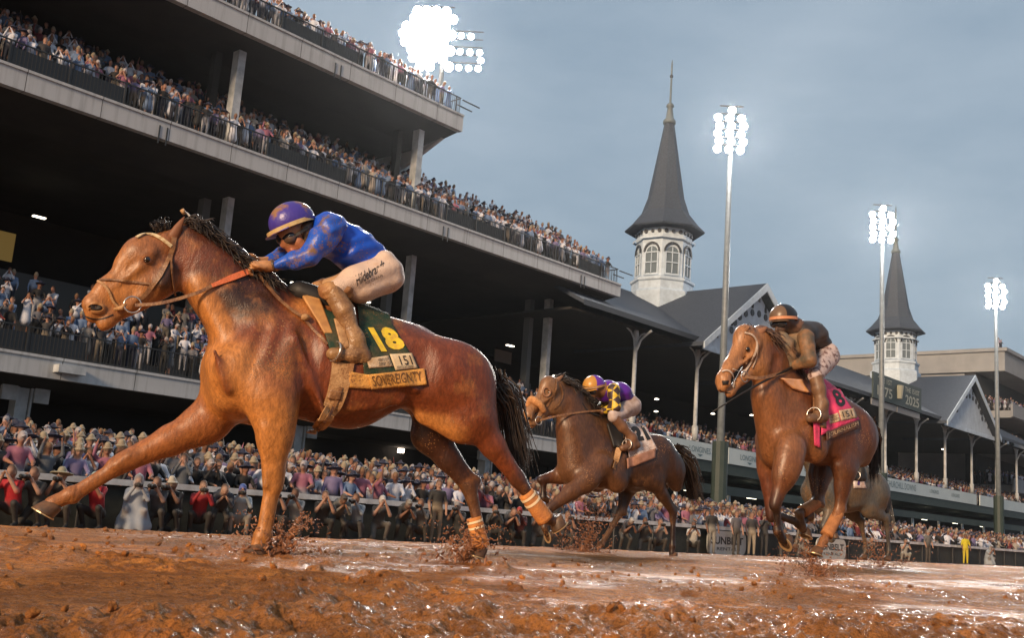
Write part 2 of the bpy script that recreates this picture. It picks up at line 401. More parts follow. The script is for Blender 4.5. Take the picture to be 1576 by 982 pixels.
for (cx, cy, cr) in CLODS:      # hoof-thrown clods bedded into the surface
    r0 = math.hypot(cx, cy); i0, i1 = np.searchsorted(rr, [r0-cr*2.5, r0+cr*2.5]); t0 = math.atan2(cy, cx); dt = cr*2.5/r0
    j0, j1 = np.searchsorted(tt, [t0-dt, t0+dt])
    if i1 <= i0 or j1 <= j0: continue
    sx = XX[i0:i1, j0:j1]; sy = YY[i0:i1, j0:j1]; d = np.hypot(sx-cx, sy-cy)/cr
    d = d+(fbm(sx*45, sy*45, 4, 4)-.45)*2.2
    ZZ[i0:i1, j0:j1] = np.maximum(ZZ[i0:i1, j0:j1], ZZ[i0:i1, j0:j1]*.4+.6*track_h(np.array([cx]), np.array([cy]))[0]+cr*.7*np.sqrt(np.clip(1.2-d*d*.8, 0, 1))-cr*.25*(d > 1.2))
# standing water fills the lowest hollows
_b = np.interp(YY, [-50, 7.5, FY, 60], [0, 0, FZ, FZ]); lev = _b+.000-.03*np.clip((5.2-RR)/2, 0, 1)*(XX < 3.4)-.012*np.clip((4.2-RR), 0, 1)+.022*(fbm(XX*.35+2, YY*.8+7, 3, 61)-.42)
wet_ = np.clip((lev-ZZ)*160+.35, 0, 1); ZZ = np.maximum(ZZ, lev+.0006*(fbm(XX*30, YY*30, 2, 3)-.5))
vid = np.arange(NR*NT).reshape(NR, NT)
Q = np.stack([vid[:-1, :-1], vid[1:, :-1], vid[1:, 1:], vid[:-1, 1:]], -1).reshape(-1, 4)
track = mesh_obj('track', np.stack([XX, YY, ZZ], -1).reshape(-1, 3), Q, M_mud, None, True, np.repeat(wet_.reshape(-1, 1), 3, 1)); tag(track, kind='structure')
# surrounding track (coarser), just below the fine fan
xs = np.linspace(-60, 260, 200); ys = np.concatenate([np.linspace(-30, 1, 20), np.linspace(1.5, FY+.3, 50)])
Xc, Yc = np.meshgrid(xs, ys, indexing='ij'); Zc = np.interp(Yc, [-50, 7.5, FY, 60], [0, 0, FZ, FZ])-.07+.02*fbm(Xc, Yc, 3, 2)
vid = np.arange(Xc.size).reshape(Xc.shape); Q = np.stack([vid[:-1, :-1], vid[1:, :-1], vid[1:, 1:], vid[:-1, 1:]], -1).reshape(-1, 4)
tag(mesh_obj('outer_track', np.stack([Xc, Yc, Zc], -1).reshape(-1, 3), Q, M_mud, None, True), kind='structure')
# loose clods lying on the mud
def lump(seed, n=10):
    r_ = np.random.default_rng(seed); bm = bmesh.new(); bmesh.ops.create_icosphere(bm, subdivisions=3, radius=1)
    V = np.array([v.co[:] for v in bm.verts]); F = np.array([[v.index for v in f.verts] for f in bm.faces]); bm.free()
    k = r_.normal(size=(n, 3)); k /= np.linalg.norm(k, axis=1)[:, None]
    d = 1+.25*np.maximum.reduce([np.clip(V@q-.4, 0, 1) for q in k])*2-.15*sum(np.sin(V@q*6+i) for i, q in enumerate(k[:5]))/2
    return V*d[:, None]*np.array([1, r_.uniform(.6, .9), r_.uniform(.5, .8)]), F
LUMPS = [lump(i) for i in range(6)]
def scatter_lumps(name, items, m, kind='stuff', label=None, cat=None):
    Vs = []; Fs = []; n0 = 0
    for (p, s_, sd) in items:
        V, F = LUMPS[sd % 6]; r_ = np.random.default_rng(sd); A, _ = np.linalg.qr(r_.normal(size=(3, 3)))
        st__ = np.array([1, 1, 1]) if name == 'mud_clods' else r_.uniform([.9, .4, .4], [1.8, .9, .8]); Vs.append((V*st__)@A.T*s_+np.asarray(p)); Fs.append(F+n0); n0 += len(V)
    o = mesh_obj(name, np.concatenate(Vs), np.concatenate(Fs), m, None, True); tag(o, label, cat, None, kind); return o
it = []
for i in range(1500):
    th = math.radians(_r.uniform(15, 85)); r = 2.2+7*_r.random()**1.2; x, y = r*math.cos(th), r*math.sin(th)
    if fbm(np.array([(x*.985-y*.174)*.55+3]), np.array([(x*.174+y*.985)*2.6]), 4, 21)[0] > .42:
        s_ = .003+.014*_r.random()**3; it.append(((x, y, track_h(np.array([x]), np.array([y]))[0]+s_*.7), s_, i))
scatter_lumps('mud_clods', it, M_mud, 'stuff', 'loose clods of wet brown mud kicked up over the track', 'mud')

# ================================================================== modern grandstand
gs = empty('grandstand', (33, SY, 0)); tag(gs, 'modern grey tiered grandstand with long pale balcony edges on the left', 'grandstand')
def loc(o, root):           # keep world coordinates of a part under a moved root
    o.parent = root; o.matrix_parent_inverse = Matrix.Translation(-Vector(root.location)); return o
def part(mb, name, m, root, smooth=False): return loc(mb.build(name, m, None, smooth), root)
XL = -22.0
LV = [(1, 4.30, 5.12, 56.0), (2, 15.12, 15.98, 55.15), (3, 21.42, 22.38, 39.25)]
for k, z0, z1, xe in LV:
    part(MB().box(XL, xe, SY, SY+.35, z0, z1), 'balcony_edge', M_fascia, gs)
    part(MB().box(XL, xe, SY-.06, SY-.002, z1-.09, z1+.02), 'edge_lip', M_fascia, gs)
    # soffit and seating steps
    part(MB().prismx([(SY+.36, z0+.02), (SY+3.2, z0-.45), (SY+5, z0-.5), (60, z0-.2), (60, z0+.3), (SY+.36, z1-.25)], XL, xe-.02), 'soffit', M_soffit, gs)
    st = MB()
    for i in range(9):
        if k > 1 and i > 5: break
        st.box(XL, xe-.05, SY+.36+i*.95 if i else SY+.36, SY+.36+(i+1)*.95, z0+.3, z1-.1+i*.58)
    part(st, 'seating_steps', M_step, gs)
    if k > 1:      # drip channels on the edge
        dx = MB()
        for x in ([21.4, 38.6, 51.] if k == 2 else [30.2, ]): 
            for q in (-.18, .18): part(MB().box(x+q-.03, x+q+.03, SY-.03, SY+.0, z0-.25, z0+.55), 'drain_chase', M_rail, gs)
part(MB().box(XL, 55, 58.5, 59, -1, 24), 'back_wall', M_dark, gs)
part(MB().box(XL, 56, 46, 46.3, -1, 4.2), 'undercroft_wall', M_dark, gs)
part(MB().prismx([(40.6, 21.6), (44, 20.2), (47, 19.4), (47, 21.7)], 39.0, 39.25), 'end_bracket', M_fascia, gs)
part(MB().box(39.3, 42, 44.5, 46.2, 18.6, 19.1).box(40, 41, 45, 46, 19.1, 20.6), 'service_ledge', M_column, gs)
# columns: pairs of flat piers
for x in (14.8, 27.25, 39.6, 52.2):
    for z0, z1 in ((4.9, 15.1),):
        part(MB().box(x-.18, x+.18, 43.4, 43.9, z0, z1).box(x-.10, x+.28, 43.1, 43.38, z0, z0+3.4), 'column', M_column, gs)
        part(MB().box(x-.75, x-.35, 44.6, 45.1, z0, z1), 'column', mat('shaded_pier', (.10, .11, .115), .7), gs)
for x in (13.3, 25.5, 37.3):
    part(MB().box(x-.2, x+.2, 41.2, 41.7, 15.9, 21.1), 'column', M_column, gs)
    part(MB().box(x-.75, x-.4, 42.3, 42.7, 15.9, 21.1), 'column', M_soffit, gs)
for x in (5.9, 18.3, 32.0, 45.9):
    c = part(MB().box(x-.2, x+.2, 42.3, 42.75, -1, 4.4).box(x-.32, x-.24, 42.2, 42.8, -1, 4.3).box(x+.24, x+.32, 42.2, 42.8, -1, 4.3), 'column', M_column, gs)
    part(MB().box(x-.95, x-.35, 42.1, 42.3, 3.45, 4.1), 'column_bracket', M_column, gs); part(MB().box(x+.35, x+.95, 42.1, 42.3, 3.45, 4.1), 'column_bracket', M_column, gs)
# junction box hanging on lower balcony edge
b_ = onY(103, 568, SY); part(MB().box(b_[0]-.55, b_[0]+.55, SY-.5, SY-.01, 4.55, 4.85), 'light_box', M_column, gs)
# railings
def railing(root, x0, x1, y, z, h=1.07, n=None, step=.14, end=True, panel=True):
    mb = MB(); mb.box(x0, x1, y-.03, y+.03, z+h-.05, z+h); mb.box(x0, x1, y-.02, y+.02, z+.08, z+.12)
    x = x0
    while x < x1: mb.box(x-.009, x+.009, y-.009, y+.009, z+.12, z+h-.05); x += step
    if panel:
        x = x0; i = 0
        while x < x1-2.4:
            if (i*7) % 5 in (1, 4): mb.box(x+.05, x+2.35, y+.012, y+.02, z+.13, z+h-.25)
            x += 2.4; i += 1
    x = x0
    while x <= x1: mb.box(x-.03, x+.03, y-.035, y+.035, z, z+h-.051); x += 2.4
    if end: mb.box(x1-.03, x1+.03, y+.04, y+2.6, z+h-.05, z+h); [mb.box(x1-.01, x1+.01, y+.1+q*.2, y+.12+q*.2, z, z+h-.05) for q in range(13)]
    return part(mb, 'railing', M_rail, root)
for k, z0, z1, xe in LV: railing(gs, XL+20, xe-.1, SY+.22, z1, step=.15)
part(MB().box(39.2, 40.6, SY+.1, SY+.16, 23.3, 23.36).box(39.2, 40.4, SY+.5, SY+.56, 23.1, 23.16), 'flag_bracket', M_rail, gs)
part(MB().box(55.1, 56.6, SY+.1, SY+.16, 16.9, 16.96).box(55.1, 56.3, SY+.6, SY+.66, 16.7, 16.76), 'flag_bracket', M_rail, gs)
# ceiling lights
for (px, py, z) in ((52, 217, 14.9), (295, 292, 14.9), (228, 402, 10), (60, 335, 13.0), (605, 390, 13.5), (455, 437, 12), (562, 465, 11.0), (785, 533, 11), (898, 517, 11.5), (470, 700, 2.8)):
    p = onZ(px, py, z); p = CAM+(p-CAM)*(50/p[1]) if p[1] > 56 or p[1] < 41 else p
    part(MB().box(p[0]-.3, p[0]+.3, p[1]-.1, p[1]+.1, p[2], p[2]+.06), 'ceiling_light', M_down, gs)
p = onY(616, 694, 45.5); part(MB().box(p[0]-.12, p[0]+.12, 45.3, 45.6, p[2]-.12, p[2]+.12), 'ceiling_light', M_lampw, gs)
p = onY(5, 378, 55); part(MB().box(p[0]-.9, p[0]+.55, 55, 55.1, p[2]-.75, p[2]+.75), 'amber_screen', mat('amber_screen', (.3, .2, .05), .5, emit=(.30, .19, .05), estr=.3), gs)
p = onY(775, 545, 56); part(MB().box(p[0]-1, p[0]+1, 56, 56.1, p[2]-.7, p[2]+.7), 'notice_panel', mat('grey_panel', (.25, .25, .25), .6), gs)

# ================================================================== old grandstand with spires
og = empty('old_grandstand', (100, SY, 0)); tag(og, 'old slate roofed grandstand with white gables and pale banner band', 'grandstand')
EZ, RZ = 13.9, 19.6
part(MB().prismx([(SY-.8, EZ-.25), (SY-.8, EZ), (50, RZ), (60, EZ), (60, EZ-.3), (50, RZ-.4)], 50.2, 152), 'roof', M_slate, og)
part(MB().box(50.2, 152, SY-.84, SY-.81, EZ-.32, EZ+.03), 'gutter', M_trimdk, og)
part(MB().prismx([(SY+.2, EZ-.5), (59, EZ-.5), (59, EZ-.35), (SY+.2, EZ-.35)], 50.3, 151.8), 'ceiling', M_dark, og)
for gx, hw in ((72.2, 8.5), (121.2, 8.6)):
    az_ = 19.3; r = MB()
    for s_ in (-1, 1):     # gable roof slabs running back to the ridge
        a = (gx, az_); b = (gx+s_*(hw+.5), EZ-.75)
        r.add([(a[0], SY-1.6, a[1]+.0), (b[0], SY-1.6, b[1]), (b[0], 50, b[1]), (a[0], 50, a[1]), (a[0], SY-1.6, a[1]+.3), (b[0], SY-1.6, b[1]+.3), (b[0], 50, b[1]+.3), (a[0], 50, a[1]+.3)],
              [(0, 1, 2, 3), (4, 7, 6, 5), (0, 4, 5, 1), (1, 5, 6, 2), (2, 6, 7, 3), (3, 7, 4, 0)])
    part(r, 'gable_roof', M_slate, og)
    part(MB().prism([(gx-hw+.6, EZ-.45), (gx+hw-.6, EZ-.45), (gx, az_-.55)], SY-1.0, SY-.9), 'gable', mat('gable_boards', (.46, .54, .62), .7, (.36, .43, .50), 1.5), og)
    bb = MB()
    for s_ in (-1, 1):
        bb.add([(gx, SY-1.7, az_+.3), (gx+s_*(hw+.5), SY-1.7, EZ-.45), (gx+s_*(hw+.5), SY-1.7, EZ-.95), (gx, SY-1.7, az_-.35),
                (gx, SY-1.61, az_+.3), (gx+s_*(hw+.5), SY-1.61, EZ-.45), (gx+s_*(hw+.5), SY-1.61, EZ-.95), (gx, SY-1.61, az_-.35)],
               [(0, 1, 2, 3), (7, 6, 5, 4), (0, 4, 5, 1), (1, 5, 6, 2), (2, 6, 7, 3)])
    part(bb, 'bargeboard', M_white, og)
    part(MB().box(gx-hw+.3, gx+hw-.3, SY-1.12, SY-1.01, EZ-.85, EZ-.4), 'gable_beam', M_white, og)
    fr = MB()
    for i in range(11):     # pierced fretwork along the arch of the gable
        t = math.radians(20+14*i); x = gx+math.cos(t)*hw*.52; z = EZ+.2+math.sin(t)*3.1
        part(MB().tube([(x, SY-1.06, z), (x, SY-1.001, z)], .28, 8), 'fretwork', M_trimdk, og)
        if i % 2 == 0: part(MB().box(x-.12, x+.12, SY-1.04, SY-1.002, z+.35, z+.95), 'fretwork', M_trimdk, og)
    for i in range(15):
        x = gx-hw+1.3+i*(2*hw-2.6)/14; zt = EZ+.1+(az_-EZ)*(1-abs(x-gx)/hw)-.9
        if zt > EZ+.4: part(MB().box(x-.14, x+.14, SY-1.04, SY-1.002, zt-.35, zt), 'fretwork', M_trimdk, og)
# columns with curved brackets
for x in (57.9, 65.9, 84.6, 92.8, 101, 109.2, 117.6, 126.3, 135.3, 143.5):
    part(MB().lathe([(.24, 0), (.24, 1.0), (.15, 1.1), (.14, 6.0), (.2, 6.1), (.2, 6.5), (.14, 6.8)], (x, SY+.5, 6.7), 12), 'column', M_column, og, True)
    for s_ in (-1, 1):
        part(MB().tube([(x+s_*.12, SY+.5, 12.1), (x+s_*.25, SY+.5, 12.8), (x+s_*.6, SY+.5, 13.2), (x+s_*1.1, SY+.5, 13.4)], .06, 6), 'column_bracket', M_column, og)
    part(MB().tube([(x, SY+.4, 12.0), (x, SY+.1, 12.7), (x, SY-.4, 13.1), (x, SY-.75, 13.3)], .09, 6), 'column_bracket', M_column, og)
# banner band and the deck behind it
segs = [(56.3, 69.0, 'LONGINES'), (69.8, 80, 'LONGINES'), (80.6, 98.5, 'LONGINES'), (99.2, 126, 'CHURCHILL DOWNS'), (127.2, 151, '')]
for x0, x1, tx in segs:
    b_ = part(MB().box(x0, x1, SY-.12, SY-.02, 5.35, 6.55), 'banner', M_banner, og)
    if tx:
        reps = [x0+3.4] if tx != 'LONGINES' else list(np.arange(x0+2.2, x1-1.5, 6.2))
        for xc in reps:
            w_ = 7.5 if tx[0] == 'C' else 2.9
            o = text_obj('banner_lettering', tx, lambda V: np.stack([xc+1+V[:, 0], SY-.125-V[:, 2]*0-.01, 6.0+V[:, 1]], -1), M_bantext, None, w_, .42 if tx[0] == 'L' else .62, extrude=0)
            loc(o, og)
            if tx[0] == 'L': part(MB().add([(xc+.6, SY-.14, 5.68), (xc+1.4, SY-.14, 5.68), (xc+1.0, SY-.14, 5.5)], [(0, 2, 1)]), 'winged_emblem', M_bantext, og)
        if tx[0] == 'C':
            for xc in (112.5, 119): 
                loc(text_obj('banner_lettering', 'LONGINES', lambda V: np.stack([xc+V[:, 0], V[:, 0]*0-.135+SY, 6.0+V[:, 1]], -1), M_bantext, None, 2.6, .36, extrude=0), og)
railing(og, 56.3, 151, SY+.1, 5.6, h=1.0, step=.3, end=False)
st = MB()
for i in range(7): st.box(56.1, 151, SY+.3+i*1.0, SY+.3+(i+1)*1.0+.001*i, 4.9, 5.5+i*.33)
part(st, 'seating_steps', M_step, og)
part(MB().box(56.1, 151, SY-.0, SY+.3, 4.75, 5.34).box(56.1, 151, SY-.3, SY+8, 4.5, 4.74), 'deck_edge', M_green, og)
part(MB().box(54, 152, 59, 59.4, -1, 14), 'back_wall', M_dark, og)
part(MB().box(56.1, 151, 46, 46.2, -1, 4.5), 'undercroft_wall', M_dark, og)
part(MB().box(60, 151, SY-1.6, SY-1.5, 2.9, 3.5).box(60, 151, SY-1.4, SY+2, 3.45, 3.55), 'canopy_beam', M_green, og)
for i in range(13):
    x = 61+i*7.1; part(MB().box(x-.09, x+.09, SY-1.3, SY-1.1, -.3, 3.4), 'canopy_post', M_white, og)
for i in range(26):
    x = 63+i*3.3; part(MB().box(x, x+1.5, SY+.5+(i % 3)*1.5, SY+.62+(i % 3)*1.5, 3.2, 3.28), 'tube_light', M_tube, og)
for (x, y, z) in [(88, 48, 11.2), (97, 44, 12.6), (104, 52, 12), (113, 47, 11), (121, 50, 11.5), (130, 45, 12), (61, 50, 11), (69, 46, 10.2), (75, 50, 10), (81, 48, 10.5), (92, 46, 9)]:
    part(MB().lathe([(.02, .1), (.16, .06), (.2, 0), (.02, -.04)], (x, y, z), 10), 'pendant_light', M_down, og)
# dates board on the eave
bx0, bx1 = 94.3, 106.4
bd = empty('dates_board', (100, SY-1, 14)); tag(bd, 'dark green roofline board with pale anniversary dates beside second spire', 'sign')
part(MB().box(bx0, bx1, SY-1.05, SY-.9, 13.55, 16.0), 'panel', M_green, bd)
part(MB().box(bx0, bx1, SY-.88, SY-.8, 12.9, 13.5).box(bx0+2, bx0+2.1, SY-.98, SY-.9, 12.9, 13.5).box(bx0+6, bx0+6.1, SY-.98, SY-.9, 12.9, 13.5), 'frame', M_tan, bd)
Mgold = mat('dull_gold_lettering', (.36, .36, .28), .5)
for tx, xc, zc, w_, h_ in (('1875', 97.0, 14.4, 3.6, .95), ('THE 1ST', 97.0, 15.45, 3.4, .5), ('2025', 103.9, 14.4, 3.6, .95), ('THE 151ST', 103.9, 15.4, 3.8, .5)):
    loc(text_obj('dates_lettering', tx, lambda V: np.stack([xc+V[:, 0], V[:, 0]*0+SY-1.07, zc+V[:, 1]], -1), Mgold, None, w_, h_, extrude=0, bold=.015), bd)
part(MB().lathe([(.42, 0), (.42, .0)], (0, 0, 0), 8) if False else MB().tube([(100.4, SY-1.09, 14.2), (100.4, SY-1.09, 15.5)], [.3, .45], 10, flat=1), 'emblem', Mgold, bd)
# spires
def spire(gx, gy, zb, zf, zt, label, lean=0):
    sp = empty('spire', (gx, gy, zb)); tag(sp, label, 'spire')
    n = 8; r0 = 2.35; rot = math.radians(22.5+8)
    H = zf-zb
    part(MB().lathe([(r0*1.22, -2.5), (r0*1.22, .15), (r0*1.10, .35), (r0*1.10, 1.0), (r0*1.16, 1.1), (r0*1.16, 1.3), (r0, 1.45), (r0, H-.1)], (gx, gy, zb), n, rot), 'cupola', M_white, sp)
    part(MB().lathe([(r0*1.13, H-1.05), (r0*1.13, H-.9), (r0*1.1, H-.88)], (gx, gy, zb), 8, rot, cap=False), 'cornice', M_white, sp)
    part(MB().lathe([(r0*1.42, 0.0), (r0*1.45, .12), (r0*1.18, .75), (r0*.86, 1.7), (r0*.66, 3.1), (r0*.44, 6.2), (r0*.20, 9.6), (r0*.17, 9.9)], (gx, gy, zf-.05), n, rot), 'cone_roof', M_slate, sp)
    part(MB().lathe([(.55, 0), (.55, .3), (.36, .5), (.22, 1.5), (.35, 1.6), (.30, 1.8), (.1, 2.0), (.07, 5.6), (.02, 6.0)], (gx, gy, zf+9.8), 12), 'finial', mat('weathered_copper', (.13, .16, .17), .5), sp, True)
    part(MB().lathe([(.04, 0), (.15, .12), (.15, .25), (.04, .4)], (gx, gy, zt-.9), 8), 'finial_ball', M_trimdk, sp, True)
    for k in range(8):
        a = rot+math.radians(22.5)+k*math.pi/4; ap = r0*math.cos(math.pi/8); nx, ny = math.cos(a), math.sin(a); tx_, ty = -ny, nx
        def P(u, v, d): return (gx+nx*(ap+d)+tx_*u, gy+ny*(ap+d)+ty*u, zb+v)
        w = .52
        def slab(u0, u1, v0, v1, d0, d1):
            V = [P(u, v, d) for d in (d0, d1) for u in (u0, u1) for v in (v0, v1)]
            return V, [(0, 1, 3, 2), (4, 6, 7, 5), (0, 4, 5, 1), (2, 3, 7, 6), (0, 2, 6, 4), (1, 5, 7, 3)]
        arch = [(-w, 1.7), (w, 1.7)]+[(w*math.cos(t), 3.45+w*math.sin(t)) for t in np.linspace(0, math.pi, 9)]
        wd = MB().add([P(u, v, .03) for u, v in arch]+[P(u, v, -.05) for u, v in arch], [tuple(range(11))]+[(i, i+11, (i+1) % 11+11, (i+1) % 11) for i in range(11)])
        wi = part(wd, 'window', M_glass, sp)
        fm = MB()
        for sl in ((-w-.12, -w, 1.6, 3.5), (w, w+.12, 1.6, 3.5), (-.03, .03, 1.7, 3.9), (-w, w, 2.55, 2.63), (-w-.15, w+.15, 1.5, 1.62), (-w, w, 3.4, 3.48)): fm.add(*slab(*sl, .031, .11))
        part(fm, 'window_frame', M_white, sp)
        ht = MB()       # dark pointed hood moulding and roundels
        hood = [(-.75*math.cos(t), 3.5+.85*math.sin(t)) for t in np.linspace(0, math.pi, 11)]
        for i in range(10):
            u0, v0 = hood[i]; u1, v1 = hood[i+1]
            ht.add([P(u0, v0, .04), P(u1, v1, .04), P(u1*.8, 3.5+(v1-3.5)*.8, .04), P(u0*.8, 3.5+(v0-3.5)*.8, .04), P(u0, v0, .14), P(u1, v1, .14), P(u1*.8, 3.5+(v1-3.5)*.8, .14), P(u0*.8, 3.5+(v0-3.5)*.8, .14)],
                   [(4, 5, 6, 7), (0, 4, 7, 3), (0, 1, 5, 4), (1, 2, 6, 5), (2, 3, 7, 6)])
        for u in (-.62, .62, 0): part(MB().tube([P(u, H-.42, .02), P(u, H-.42, .12)], .17 if u else .14, 8), 'roundel', M_trimdk, sp)
        part(ht, 'hood_moulding', M_trimdk, sp)
    return sp
spire(72.2, 48.1, 19.25, 24.95, 39.9, 'nearer tall slate spire on white octagonal cupola above the first gable')
spire(121.2, 47.4, 20.0, 25.0, 38.0, 'farther smaller slate spire on white octagonal cupola beside last lamp poles')

# far tan block with crowded decks
fb = empty('far_building', (155, 46, 0)); tag(fb, 'tan flat roofed stand block with crowded decks at far right', 'building')
XB = 154.0
part(MB().box(XB, XB+60, 50, 95, -1, 25.2), 'wall', M_tan, fb)
part(MB().box(XB-.5, XB+60, 44.6, 95, 25.21, 28.0).box(XB-.8, XB+60, 44.2, 95, 28.01, 28.5), 'parapet', M_tan, fb)
for z in (19.5, 14.5, 9.3):
    part(MB().box(XB-1.5, XB+60, 43.5, 50, z-1.0, z).box(XB-2, XB+60, 43.2, 43.49, z-.9, z+.9), 'deck', M_tan, fb)
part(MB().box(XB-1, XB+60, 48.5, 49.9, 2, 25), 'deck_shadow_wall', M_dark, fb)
part(MB().lathe([(9, 0), (9, 1.2), (9.4, 1.3), (9.4, 1.9), (8, 2.2)], (146, 62, 20.4), 40), 'curved_terrace', M_tan, fb)
part(MB().box(112, 150, 62, 75, 12, 22.2).box(111.5, 150.5, 61.5, 75, 22.2, 22.6), 'rear_block', M_tan, fb)

# ================================================================== rail along the track
fence = empty('track_rail', (30, FY, FZ)); tag(fence, 'long white track rail with dark mesh below it beside crowd', 'railing')
part(MB().box(-12, 170, FY-.07, FY+.10, FZ+.97, FZ+1.10), 'top_rail', mat('worn_white_rail', (.62, .64, .66), .5, (.40, .41, .42), 2.5, .2, 20), fence)
part(MB().box(-12, 170, FY+.11, FY+.13, FZ-.2, FZ+.96), 'mesh_panel', mat('dark_windscreen_mesh', (.016, .020, .018), .7, (.03, .035, .03), 7), fence)
for i in range(46):
    x = 6+i*2.4; part(MB().tube([(x, FY+.0, FZ-.3), (x, FY, FZ+.96)], .035, 8), 'post', M_rail, fence)
def hbanner(px0, px1, txt1, txt2, label):
    a = onY(px0, 840, FY-.1); b = onY(px1, 840, FY-.1); x0, x1 = a[0], b[0]
    e = empty('rail_banner', ((x0+x1)/2, FY-.1, FZ)); tag(e, label, 'banner')
    n = 12; r = .3; z0, z1 = FZ+.02, FZ+.93
    poly = []
    for cx_, cz, a0 in ((x1-r, z1-r, 0), (x0+r, z1-r, 90), (x0+r, z0+r, 180), (x1-r, z0+r, 270)):
        for q in range(6): t = math.radians(a0+q*18); poly.append((cx_+r*math.cos(t), cz+r*math.sin(t)))
    part(MB().prism(poly, FY-.16, FY-.11), 'panel', mat('white_vinyl', (.50, .52, .50), .5, (.42, .44, .42), 3), e)
    Mk = mat('black_vinyl_letters', (.02, .02, .02), .5)
    w = (x1-x0)*.84
    loc(text_obj('lettering', txt1, lambda V: np.stack([(x0+x1)/2+V[:, 0], V[:, 0]*0+FY-.165, FZ+.56+V[:, 1]], -1), Mk, None, w, .30, extrude=0, bold=.03), e)
    loc(text_obj('lettering', txt2, lambda V: np.stack([(x0+x1)/2+V[:, 0]+.1, V[:, 0]*0+FY-.165, FZ+.24+V[:, 1]], -1), Mk, None, w*.72, .13, extrude=0, bold=.01), e)
hbanner(1087, 1146, 'SUNBELT', 'RENTALS', 'rounded white advertising banner on the rail between second and third horses')
hbanner(1255, 1300, 'SUNBELT', 'RENTALS', 'pale advertising banner on the rail behind the third horse legs')

# ================================================================== floodlight masts
def mast(x, y, ztop, zbot, rows, label, power, hw=1.15, face=(-.75, -.6, -.3), pxr=1.0, light=True, cols=3, dz=.60, z0=-.3):
    e = empty('floodlight_mast', (x, y, -.3)); tag(e, label, 'floodlight', 'floodlight masts behind the rail')
    part(MB().tube([(x, y, z0), (x, y, ztop+1.2)], [.30, .16] if z0 < 0 else [.16, .13], 14), 'pole', M_pole, e, True)
    if zbot: part(MB().tube([(x, y, -.3), (x, y, zbot)], .55, 12), 'base_sleeve', M_green, e)
    f = np.array(face, float); f /= np.linalg.norm(f); side = np.cross(f, [0, 0, 1]); side /= np.linalg.norm(side)
    for r in range(rows):
        z = ztop+1.5-r*dz; 
        part(MB().tube([np.array((x, y, z+.35))-side*hw*(.2 if z0 > 0 and r < 3 else 1), np.array((x, y, z+.35))+side*hw*(.85 if z0 > 0 else 1)], .05 if z0 < 0 else .03, 6), 'crossbar', M_house, e)
        for c in (np.linspace(-1, 1, cols)+(.5/cols if r % 2 else 0)):
            if rows > 3 and r == 0 and abs(c) > .9: continue
            if z0 > 0 and (c < -.2 and (r < 3 or (r+int(c*9)) % 2 == 0) or c < -.75 and r < 5 or abs(c-.35)+abs(r-3)*.17 > .95 and c > 0): continue
            p0 = np.array((x, y, z))+side*hw*c+f*(.25+.12*math.sin(r*3+c*5))
            u = np.cross(side, f)
            small = .62 if z0 > 0 and c < -.2 else 1.0
            def disc(rad, d, n=20): return [p0+f*d+rad*small*(side*math.cos(2*math.pi*k/n)+u*math.sin(2*math.pi*k/n)) for k in range(n)]
            V = disc(.10, -.34)+disc(.23, -.08)+disc(.29, .06); n = 20
            F = [tuple(range(n))]+[(a*n+k, (a+1)*n+k, (a+1)*n+(k+1) % n, a*n+(k+1) % n) for a in range(2) for k in range(n)]
            part(MB().add(V, F), 'lamp_housing', M_house, e)
            part(MB().add(disc(.27, .05), [tuple(range(n))[::-1]]), 'lamp', M_lamp, e)
    if light:
        l = bpy.data.lights.new('floodlight', 'AREA'); l.shape = 'DISK'; l.size = 2.2; l.energy = power; l.color = (1, .93, .82); l.spread = math.radians(120)
        lo = bpy.data.objects.new('floodlight', l); COL.objects.link(lo); lo.location = Vector((x, y, ztop-.3))+Vector(f)*.7
        lo.rotation_euler = (-Vector(f)).to_track_quat('Z', 'Y').to_euler(); lo.parent = e; lo.matrix_parent_inverse = Matrix.Translation(-Vector(e.location))
for px, py, pb, lab, rows, pw in ((1125, 200, 690, 'nearest bright floodlight mast between the two spires', 6, 3200), (1358, 345, 730, 'floodlight mast in front of the farther spire', 6, 2600), (1532, 452, 775, 'farthest floodlight mast at right edge', 6, 2600)):
    p = onY(px, py, 37.); mast(p[0], 37., p[2], 6.4, rows, lab, pw, hw=.85)
p = onY(684, 62, 42.6); mast(p[0], 42.6, p[2]+.3, 0, 8, 'big floodlight mast rising behind the top balcony crowd', 1600, hw=2.3, cols=9, dz=.5, z0=21.9)
# ================================================================== horses and jockeys
def unit(v): v = np.asarray(v, float); return v/np.linalg.norm(v)
class Frame:
    """a horse's own space: x forward, y to its left, z up; pixel helpers give points at a chosen distance from its midline"""
    def __init__(s, px, py, D, a, z=0.):
        a = math.radians(a); s.F = np.array([-math.cos(a), math.sin(a), 0]); s.L = np.cross([0, 0, 1], s.F); s.O = CAM+ray(px, py)*D; s.O[2] = z
        s.R = np.array([s.F, s.L, [0, 0, 1.]]); s.rz = math.atan2(s.F[1], s.F[0]); s.cam = s.R@(CAM-s.O); s.D = D
    def p(s, px, py, w=0.):
        d = s.R@ray(px, py); t = (w-s.cam[1])/d[1]; return s.cam+d*t
    def dirs(s, PX): return np.array([s.R@ray(*q) for q in PX])
    def root(s, name): return empty(name, s.O, s.rz)
def bil(q, u, v):      # q = TL,TR,BR,BL pixels
    q = np.array(q, float); return ((q[0]*(1-u)+q[1]*u)*(1-v)+(q[3]*(1-u)+q[2]*u)*v)
